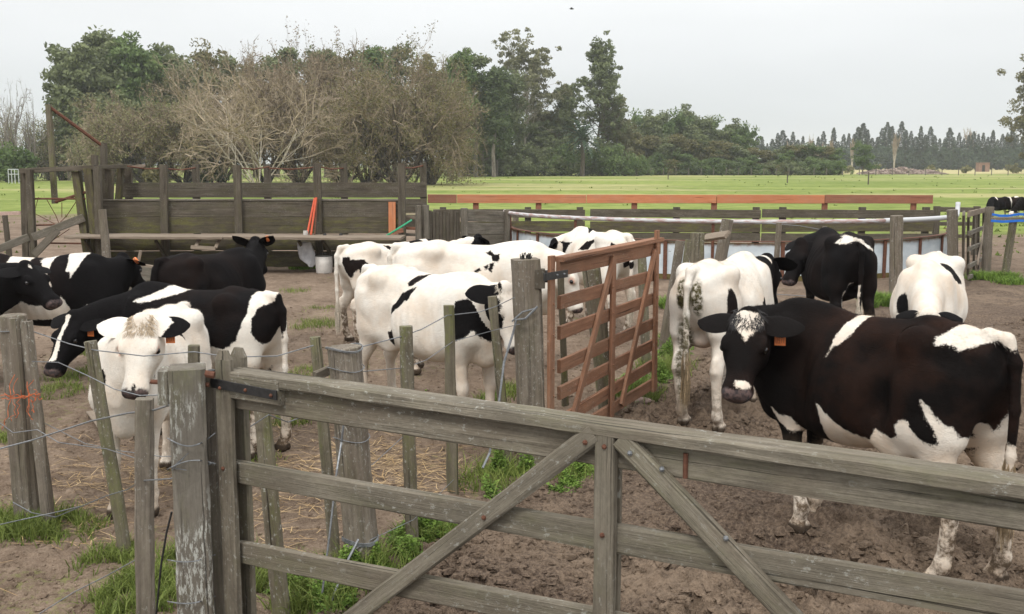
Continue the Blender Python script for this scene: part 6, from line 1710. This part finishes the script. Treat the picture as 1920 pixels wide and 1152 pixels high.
# --- the thorny thicket in front
th_specs = [
    (225, 119, 205, 120, 'tan', 'olive', 6000, 5, 4, 'yellowish feathery thorn bush at the left end of the thicket'),
    (500, 120, 140, 200, 'tan', 'brown', 4000, 5, 4, 'hazy tan thorn tree directly behind the bare branching tree'),

    (275, 116, 182, 200, 'brown', 'olive', 11000, 5, 4, 'olive-green feathery thorn bush, leftmost of the thicket'),
    (345, 118, 178, 180, 'tan', 'olive', 5000, 5, 4, 'straw-coloured thorn bush second from the left in the thicket'),
    (415, 122, 172, 170, 'tan', 'brown', 3000, 5, 4, 'pale brown thorn bush behind the bare branching tree'),
    (560, 114, 104, 260, 'brown', 'brown', 6000, 5, 4, 'tall brown thorn tree behind the bare branching tree on its right'),
    (640, 116, 98, 240, 'brown', 'brown', 6000, 5, 4, 'tall brown thorn tree in the middle of the thicket'),
    (748, 107, 88, 280, 'brown', 'rust', 11000, 6, 3, 'largest arching thorn tree with twin dark trunks, right side of the thicket'),
    (808, 112, 118, 180, 'brown', 'olive', 5000, 5, 4, 'rightmost thorn tree of the thicket, drooping to the ground'),
    (690, 110, 150, 230, 'tan', 'brown', 4000, 5, 4, 'tan thorn tree filling in left of the largest one')]
for i, (px, D, top, w, tw, lf, nl, lev, k, lb) in enumerate(th_specs):
    twiggy(400 + i, hgt(top, D), wid(w, D), lev, k, 9 if lev == 5 else 7, tw, lf, int(nl * 1.5), loc=spot(px, D), label=lb, width=.06, tr=.20, shrink=.62 if lev == 5 else .66, first=.34)
twiggy(420, hgt(105, 100), wid(370, 100), 6, 3, 8, 'tan', None, 0, loc=spot(485, 100), label='bare pale branching tree with long spreading twigs in front of the thicket', width=.045, tr=.075, bark_='bark_pale', first=.42, arch=.1, shrink=.64, name='bare_tree', spread_j=.5)
# trunks of the big thorn tree
for i, (px, D, top, w, tw, lb) in enumerate(((22, 132, 150, 80, 'grey', 'bare grey tree with forked top at the left edge of the picture'), (62, 134, 172, 34, 'grey', 'thin bare tree second from the left edge'), (5, 138, 190, 60, 'grey', 'bare tree cut by the left edge of the picture'))):
    twiggy(440 + i, hgt(top, D), wid(w, D), 4, 3, 3, tw, None, 0, loc=spot(px, D), label=lb, width=.07, tr=.13, first=.5, name='bare_tree', bark_='bark_grey', up=1.6, spread_j=.45)
lows = [(10, 136, 218, 70, 'grey', 'grey leafless thicket low at the left edge'), (60, 138, 212, 90, 'grey', 'grey leafless thicket behind the tall timber pole'), (115, 140, 216, 80, 'brown', 'brown leafless thicket right of the tall timber pole'), (160, 128, 245, 90, 'tan', 'low pale thicket behind the rusty rod')]
for i, (px, D, top, w, tw, lb) in enumerate(lows):
    twiggy(460 + i, hgt(top, D), wid(w, D), 5, 3, 6, tw, 'olive', 2500, loc=spot(px, D), label=lb, width=.06, first=.4, name='bare_thicket', shrink=.66)
G_SH = 'shrubs along the far edge of the pasture'
for i, (px, D, top, w, lf, lb) in enumerate(((15, 126, 262, 60, 'green', 'bright green shrub at the left edge below the bare trees'), (48, 127, 268, 40, 'green', 'bright green shrub behind the small metal pen'), (120, 142, 210, 90, 'dark', 'dark evergreen left of the thicket behind the rusty rod'), (160, 143, 206, 100, 'dark', 'dark evergreen clump under the left grove'), (90, 141, 232, 70, 'dark', 'dark evergreen behind the tall timber pole'), (205, 143, 225, 80, 'dark', 'dark evergreen mostly hidden behind the olive thorn bush'), (400, 118, 290, 60, 'dark', 'dark low bush under the thicket by the third race post'), (290, 112, 312, 60, 'rust', 'low green bush at the foot of the olive thorn bush'))):
    shrub(500 + i, hgt(top, D), wid(w, D), lf, 30, 80, .2, label=lb, group=None, loc=spot(px, D))
# --- tall trees in the middle
gum(600, hgt(92, 198), wid(150, 198) * .55, 'gum_light', 'bark_pale', .033, 36, .26, n_l=26, start=.30, up=.95, sub=10, label='pale airy giant gum standing left of the darker tall gum', loc=spot(986, 198), extra=35, tr=.014)
gum(601, hgt(98, 200), wid(120, 200) * .52, 'gum', 'bark_dark', .036, 48, .26, n_l=26, start=.30, up=1.15, sub=9, label='tall dark gum with open trunk, rightmost of the two giants', loc=spot(1121, 200), extra=40, tr=.014)
gum(602, hgt(154, 200), wid(56, 200) * .5, 'gum', 'bark_pale', .07, 90, .27, n_l=12, start=.45, up=.8, sub=5, label='middle-sized gum between the two giant gums', loc=spot(1056, 200), extra=12, tr=.012)
gum(603, hgt(176, 200), wid(60, 200) * .5, 'gum_light', 'bark_grey', .05, 60, .27, n_l=12, start=.3, up=.7, sub=5, label='sparse side gum leaning right of the dark giant', loc=spot(1158, 201), extra=0, tr=.012)
mids = [(930, 188, 128, 70, 'dark', 1.0, 'dark dense gum at the left of the pale giant'), (955, 192, 150, 60, 'gum', 1.0, 'narrow gum against the left of the pale giant'), (1020, 204, 215, 80, 'rust', 1.0, 'low brownish gum under the pale giant'), (1060, 206, 225, 90, 'rust', 1.0, 'low brownish gum under the middle-sized gum'), (1150, 206, 222, 90, 'rust', 1.0, 'low brownish gum under the dark giant'), (1000, 200, 230, 90, 'gum', 1.0, 'low grey-green gum left of the palm'), (905, 186, 170, 70, 'green', 1.0, 'green gum showing over the right end of the thicket')]
for i, (px, D, top, w, lf, dens, lb) in enumerate(mids):
    gum(620 + i, hgt(top, D), wid(w, D) * .52, lf, 'bark_grey', .10, 110, .27, n_l=11, start=.15, up=.5, sub=5, label=lb, loc=spot(px, D), extra=30)
# shrubs below them: a few shapes, copied
rgS = np.random.default_rng(77)
protos = [shrub(700 + i, 6.0, 9.0, lf, 34, 100, .2, label='', group=G_SH, loc=(0, 0, 0)) for i, lf in enumerate(('green', 'dark', 'rust', 'green', 'gum'))]
desc = ['green rounded shrub', 'dark rounded shrub', 'brownish shrub', 'full green shrub', 'grey-green shrub']
used = [False] * 5
for i, px in enumerate([868, 892, 915, 940, 962, 985, 1008, 1030, 1050, 1072, 1112, 1130, 1150, 1172, 1195, 875, 925, 975, 1040, 1140]):
    q = int(rgS.integers(0, 5)) if i > 4 else i; D = 190 + rgS.random() * 10; top = 262 + rgS.random() * 32 if i < 15 else 250
    s = hgt(top, D) / 6.0; sc = (s * (.8 + .4 * rgS.random()), s, s)
    lb = desc[q] + ' at the foot of the tall gums by the pasture edge'
    if not used[q]: o = protos[q]; used[q] = True; o.location = spot(px, D); o.scale = sc; o['label'] = lb
    else: dup_tree(protos[q], spot(px, D), sc, rgS.random() * 6, lb)
# palm
pm = empty('palm_tree', spot(1092, 188), 'feather palm with drooping fronds in front of the gums', 'tree')
hp_ = hgt(262, 188); m = MB(); m.tube([(0, 0, -.2), (.05, 0, hp_ * .5), (0, 0, hp_)], [.45, .38, .4], 8); o = m.build('trunk', M['bark_dark'], loc=(0, 0, 0)); o.parent = pm; o.location = (0, 0, 0)
Vp = []; lvp = []; rgp = np.random.default_rng(9)
for i in range(46):
    th_ = i * 2.4; el = 1.35 - 1.75 * (i / 46) ; Lf = 5.4 * (.85 + .3 * rgp.random()); c0 = np.array([0, 0, hp_]); prev = c0
    for k in range(9):
        u = (k + 1) / 9; e_ = el - u * u * 1.15; q = prev + np.array([math.cos(th_) * math.cos(e_), math.sin(th_) * math.cos(e_), math.sin(e_)]) * Lf / 9
        sd = np.array([-math.sin(th_), math.cos(th_), 0]); wdt = .55 * math.sin(math.pi * (.1 + .85 * u))
        for sg in (-1, 1):
            mid_ = (prev + q) / 2; tip = mid_ + sd * sg * wdt + (q - prev) * .8 - np.array([0, 0, .25 * wdt]); Vp += [prev, q, tip, (prev + tip) / 2]; lvp += [rgp.random()] * 4
        prev = q
kq = np.arange(len(Vp) // 4) * 4; o = mesh_np('fronds', np.array(Vp), F4=np.stack([kq, kq + 1, kq + 2, kq + 3], 1), mat=LEAF['palm'], attrs=dict(lv=np.array(lvp))); o.parent = pm
# --- plantation right of centre: copied crowns
G_PL = 'trees of the plantation right of the giants'
pl = [gum(800 + i, 12.0, 3.4, lf, 'bark_grey', .12, 95, .27, n_l=10, start=.12, up=.6, sub=4, label='', group=G_PL, extra=26) for i, lf in enumerate(('gum', 'green', 'rust', 'gum'))]
pd_ = ['dense grey-green plantation gum', 'dense green plantation gum', 'young brownish plantation tree', 'full grey-green plantation gum']
used = [False] * 4
for i, (px, top, D, q, sx) in enumerate([(1183, 232, 224, 0, 1), (1206, 222, 226, 1, 1), (1228, 226, 222, 3, 1), (1248, 218, 228, 0, 1), (1268, 222, 224, 1, 1.1), (1288, 217, 228, 3, 1.1), (1308, 226, 224, 0, 1.1), (1326, 232, 228, 1, 1), (1346, 248, 226, 0, 1), (1366, 240, 230, 3, 1), (1384, 243, 226, 1, .9), (1402, 250, 228, 1, .7),
        (1200, 262, 214, 2, 1.2), (1222, 258, 213, 2, 1.2), (1246, 264, 212, 0, 1.2), (1270, 256, 213, 2, 1.2), (1296, 264, 212, 2, 1.2), (1318, 258, 213, 3, 1.1), (1340, 268, 212, 2, 1.2), (1362, 272, 213, 2, 1.1), (1386, 276, 212, 0, 1.1), (1410, 280, 213, 2, 1.1), (1434, 284, 212, 2, 1.2), (1458, 284, 213, 3, 1.2), (1484, 276, 212, 2, 1.1), (1500, 274, 213, 0, 1.1), (1524, 276, 212, 1, 1), (1548, 278, 213, 2, 1.2), (1562, 284, 212, 1, 1), (1617, 272, 216, 1, .9), (1472, 288, 210, 1, 1), (1280, 290, 209, 1, 1.2), (1230, 292, 209, 1, 1.2), (1400, 296, 209, 1, 1.4), (1340, 300, 209, 1, 1.4), (1180, 285, 209, 0, 1.2)]):
    s = hgt(top, D) / 12.0; sc = (s ** .5 * sx * 1.0, s ** .5 * sx, s); lb = pd_[q] + ' at the pasture edge right of the giant gums'
    if not used[q]: o = pl[q]; used[q] = True; o.location = spot(px, D); o.scale = sc; o['label'] = lb
    else: dup_tree(pl[q], spot(px, D), sc, rgS.random() * 6, lb)
for i, px in enumerate(list(range(1168, 1580, 15)) + list(range(1175, 1570, 22))):
    D = 206 + rgS.random() * 4; q = int(rgS.integers(0, 5)); s = hgt(292 + rgS.random() * 16, D) / 6.0
    dup_tree(protos[q], spot(px, D), (s * 1.5, s, s), rgS.random() * 6, desc[q] + ' closing the foot of the young plantation')
# --- far conifer windbreak
G_CO = 'dark conifers of the far windbreak'
co = [conifer(900 + i, 16, 6.0 + i * .9, label='', group=G_CO) for i in range(3)]
used = [False] * 3; lbc = 'dark pointed conifer in the long windbreak on the horizon'
xs_ = list(np.arange(1418, 1600, 9.5)) + list(np.arange(1606, 1925, 9.0)) + list(np.arange(1930, 2080, 12))
for i, px in enumerate(xs_):
    D = 400 + rgS.random() * 25; tall_ = 246 if px < 1600 else 236
    if 1600 < px < 1720: tall_ = 234
    top = tall_ + rgS.random() * 28 - 8 * (rgS.random() < .2); q = i % 3; s = hgt(top, D) / 16; sc = (s * (.8 + .7 * rgS.random() ** 2), s * .9, s)
    if not used[q]: o = co[q]; used[q] = True; o.location = spot(px, D); o.scale = sc; o['label'] = lbc
    else: dup_tree(co[q], spot(px, D), sc, rgS.random() * 6, lbc)
G_C2 = 'lower dark trees filling the windbreak'
fl_ = shrub(950, 8, 12, 'conifer', 40, 60, .5, label='low dark tree filling the foot of the far windbreak', group=G_C2, name='evergreen_tree', cat='tree'); first_ = True
for px in list(np.arange(1425, 1600, 22)) + list(np.arange(1608, 2060, 20)):
    D = 398 + rgS.random() * 8; s = hgt(268 + rgS.random() * 10, D) / 8; sc = (s * .9, s * .9, s)
    if first_: fl_.location = spot(px, D); fl_.scale = sc; first_ = False
    else: dup_tree(fl_, spot(px, D), sc, rgS.random() * 6)
for i, (px, top, D, w, lb) in enumerate(((1676, 250, 330, 13, 'bare pale poplar standing in front of the windbreak, most prominent'), (1597, 262, 335, 9, 'bare pale poplar left of the young dark tree'), (1518, 256, 340, 8, 'slim bare poplar at the left part of the windbreak'), (1557, 262, 340, 8, 'slim bare poplar second in the left part of the windbreak'), (1820, 242, 440, 26, 'pale bare crown showing above the right of the windbreak'), (1890, 246, 440, 24, 'pale bare crown at the right end of the windbreak'))):
    twiggy(960 + i, hgt(top, D), wid(w, D), 4, 4, 4, 'tan', None, 0, loc=spot(px, D), label=lb, name='poplar', up=5, width=.22, first=.6, arch=0, tr=.2, spread_j=.16, bark_='bark_pale')
for i, (px, top, D, w, lb) in enumerate(((1490, 270, 300, 60, 'pinkish leafless thicket behind the young plantation'), (1535, 272, 300, 60, 'pinkish leafless thicket right of the other one'))):
    twiggy(980 + i, hgt(top, D), wid(w, D), 5, 3, 6, 'tan', None, 0, loc=spot(px, D), label=lb, name='bare_thicket', width=.18, first=.4)
gum(990, hgt(128, 232), wid(140, 232) * .5, 'rust', 'bark_dark', .07, 95, .3, n_l=20, start=.12, up=.3, sub=7, label='large dark green tree cut by the right edge of the picture', loc=spot(1948, 232), extra=40, name='tree')
for i, (px, top, w, lb) in enumerate(((1642, 306, 26, 'low yellowish bush left of the rubble heap'), (1746, 306, 30, 'low yellowish bush behind the right of the rubble heap'), (1812, 308, 24, 'low bush left of the small brick hut'), (1900, 306, 40, 'low bush beneath the large right-hand tree'), (1590, 308, 20, 'low pale bush beside the young dark tree'))):
    shrub(1000 + i, hgt(top, 250), wid(w, 250), 'olive', 16, 50, .25, label=lb, loc=spot(px, 250))

# ------------------------------------------------------------------ far things
rubm = NT('rubble', .95, .1); _q = rubm.geo(); rubm.col(rubm.mix(rubm.rng(rubm.noise(_q, .9, 4), .4, .62), (.13, .095, .08), (.36, .29, .25)))
rg = np.random.default_rng(31); n = 1500; u = rg.random(n) * 2 - 1; v = rg.random(n) * 2 - 1
hx, hy = 8.6, 3.5; hh = np.clip(1 - u ** 2, 0, 1) * np.clip(1 - v ** 2, 0, 1) * (.55 + .75 * vnoise(u * 4 + 9, v * 0 + 2, 3))
ctr = np.array(spot(1690, 226)); Vb = []; Fb = []
cube = np.array([(x, y, z) for x in (-1, 1) for y in (-1, 1) for z in (-1, 1)], float); cf = np.array([(0, 1, 3, 2), (4, 6, 7, 5), (0, 4, 5, 1), (2, 3, 7, 6), (0, 2, 6, 4), (1, 5, 7, 3)])
for i in range(n):
    s = .12 + .28 * rg.random(); Rm = np.array(Matrix.Rotation(rg.random() * 6, 3, 'Z') @ Matrix.Rotation(rg.random() * 2, 3, 'X')); p = ctr + np.array([u[i] * hx, v[i] * hy, hh[i] * 1.5 * rg.random() ** .4])
    Vb.append((cube * s * np.array([1.6, .7, .5])) @ Rm.T + p); Fb.append(cf + i * 8)
o = mesh_np('rubble_heap', np.concatenate(Vb), F4=np.concatenate(Fb), mat=rubm.m, loc=ctr); tag(o, 'long low heap of broken brick rubble at the far pasture edge', 'rubble heap')
hut = empty('brick_hut', spot(1842, 300), 'tiny flat-roofed brick hut in front of the windbreak', 'hut')
c = np.array(spot(1842, 300)); br = plain('dull_brick', (.26, .16, .12), .9, 0, .3, 4)
MB().beam(c + UPV * 0, c + UPV * 2.6, 3.0, 2.4, side=(1, 0, 0)).build('wall', br, hut); MB().beam(c + np.array([-1.7, 0, 2.67]), c + np.array([1.7, 0, 2.67]), 2.8, .14, side=(0, 1, 0)).build('roof', M['grey_wood'], hut)
MB().beam(c + np.array([-.3, -1.26, .0]), c + np.array([-.3, -1.26, 1.9]), .8, .06, side=(1, 0, 0)).build('door', M['iron'], hut)
wb = empty('white_house', spot(1418, 330), 'small white gabled house glimpsed between the far trees', 'house'); c = np.array(spot(1418, 330)); wh = plain('white_render', (.75, .76, .78), .8, 0, .05, 2)
MB().beam(c, c + UPV * 5.2, 3.4, 4, side=(1, 0, 0)).build('wall', wh, wb)
V = [c + np.array(q) for q in ((-1.9, -2.2, 5.2), (1.9, -2.2, 5.2), (0, -2.2, 7.0), (-1.9, 2.2, 5.2), (1.9, 2.2, 5.2), (0, 2.2, 7.0))]
mesh_np('roof', V, F4=[(0, 3, 5, 2), (1, 2, 5, 4), (0, 1, 4, 3)], F3=[(0, 2, 1), (3, 4, 5)], mat=plain('grey_roof', (.4, .41, .43)), parent=wb)
MB().beam(c + np.array([.5, -2.03, 1.5]), c + np.array([.5, -2.03, 2.9]), .9, .06, side=(1, 0, 0)).build('window', M['iron'], wb)
# far pasture fence posts
fp = None; G_FP = 'posts of the wire fence at the far pasture edge'
for i, px in enumerate(list(np.arange(868, 1560, 23.5)) + list(np.arange(1580, 1925, 31))):
    D = 204 + (4 if px < 1180 else 0) * -1; lb = 'thin grey post of the wire fence along the far pasture edge'
    if fp is None: fp = MB().beam(np.array([*spot(px, D)[:2], -.1]), np.array([*spot(px, D)[:2], 1.45]), .14, .12, side=(1, 0, 0)).build('field_post', M['grey_wood']); tag(fp, lb, 'post', G_FP)
    else:
        o = fp.copy(); COL.objects.link(o); o.location = (spot(px, D)[0], D, -.1)
for i, (px, y0, y1, D, lb) in enumerate(((1477, 321, 342, 122, 'dark lone stake standing in the pasture'), (1629, 323, 345, 112, 'thin rusty stake standing in the pasture'), (1253, 322, 336, 150, 'small faint stake in the pasture above the orange rail'))):
    q = at(px, y0, D); b = q.copy(); b[2] = -.1; o = MB().beam(b, q, .12, .1).build('field_stake', M['race_wood']); tag(o, lb, 'stake')
# small metal pen far left
mp = empty('metal_pen', spot(25, 118), 'tiny white metal pen frame standing at the far left field edge', 'pen'); mw = plain('white_metal', (.55, .57, .58))
for px in (15, 21, 27, 34):
    a = at(px, 318, 118); b = a.copy(); b[2] = 0; MB().tube([b, a], .05, 6).build('post', mw, mp)
for py in (318, 327): MB().tube([at(15, py, 118), at(34, py, 118)], .04, 6).build('rail', mw, mp)
# bird
bd_ = empty('bird', tuple(at(1072, 17, 60)), 'small dark bird flying high in the overcast sky', 'bird')
c = at(1072, 17, 60); dk = plain('dark_feather', (.05, .045, .04), .8)
MB().tube([c + np.array([-.14, 0, .01]), c + np.array([-.06, 0, 0]), c, c + np.array([.08, 0, 0]), c + np.array([.13, 0, .005])], [.008, .035, .04, .03, .01], 8).build('body', dk, bd_, smooth=True)
for s_ in (-1, 1): mesh_np('wing', [c + np.array([-.05, 0, .01]), c + np.array([.05, 0, .01]), c + np.array([.02, s_ * .12, .07]), c + np.array([-.08, s_ * .13, .06]), c + np.array([-.04, s_ * .26, .02])], F4=[(0, 1, 2, 3)], F3=[(3, 2, 4)], mat=dk, parent=bd_)
# two young cows grazing out in the pasture
cow('N', 'small black and white cow grazing out in the pasture, nearer the pen', (18.75, 39.6), 205, .72, head=H2((1860, 390, 39.0), (1857, 405, 38.8)), base='black', mat=M['coat'], hair=0, res=.03, group='young cows grazing in the pasture',
    patches=[('ell', 'w', (-.75, 0, 1.1), (.25, .3, .6)), ('ell', 'w', (.35, 0, 1.3), (.06, .3, .2)), ('below', 'w', .62)])
cow('O', 'small brown and white cow grazing head-on at the right edge of the pasture', (19.6, 39.8), 262, .72, head=H2((1897, 396, 38.9), (1893, 409, 38.7)), base='black', mat=M['coat_brown'], hair=0, res=.03, group='young cows grazing in the pasture', earcol=None,
    patches=[('ell', 'w', (-.3, 0, 1.35), (.2, .15, .12)), ('below', 'w', .6), ('head', 'w', (.3, 0, .03), (.25, .05, .1))])
# ------------------------------------------------------------------ haze of the damp air
hz = bpy.data.meshes.new('haze')
x0_, x1_, y0_, y1_, z0_, z1_ = -2400, 2400, -40, 2600, -1.6, 36
hz.from_pydata([(x, y, z) for x in (x0_, x1_) for y in (y0_, y1_) for z in (z0_, z1_)], [], [(0, 1, 3, 2), (4, 6, 7, 5), (0, 4, 5, 1), (2, 3, 7, 6), (0, 2, 6, 4), (1, 5, 7, 3)])
hm = bpy.data.materials.new('haze'); hm.use_nodes = True; ht = hm.node_tree; ht.nodes.clear()
ho = ht.nodes.new('ShaderNodeOutputMaterial'); hv_ = ht.nodes.new('ShaderNodeVolumePrincipled')
hv_.inputs['Color'].default_value = (.93, .96, 1.0, 1); hv_.inputs['Density'].default_value = .00032; hv_.inputs['Anisotropy'].default_value = .2
ht.links.new(hv_.outputs[0], ho.inputs['Volume']); hz.materials.append(hm)
o = bpy.data.objects.new('haze', hz); COL.objects.link(o); tag(o, 'thin damp haze paling the distant trees', 'haze', None, 'stuff')
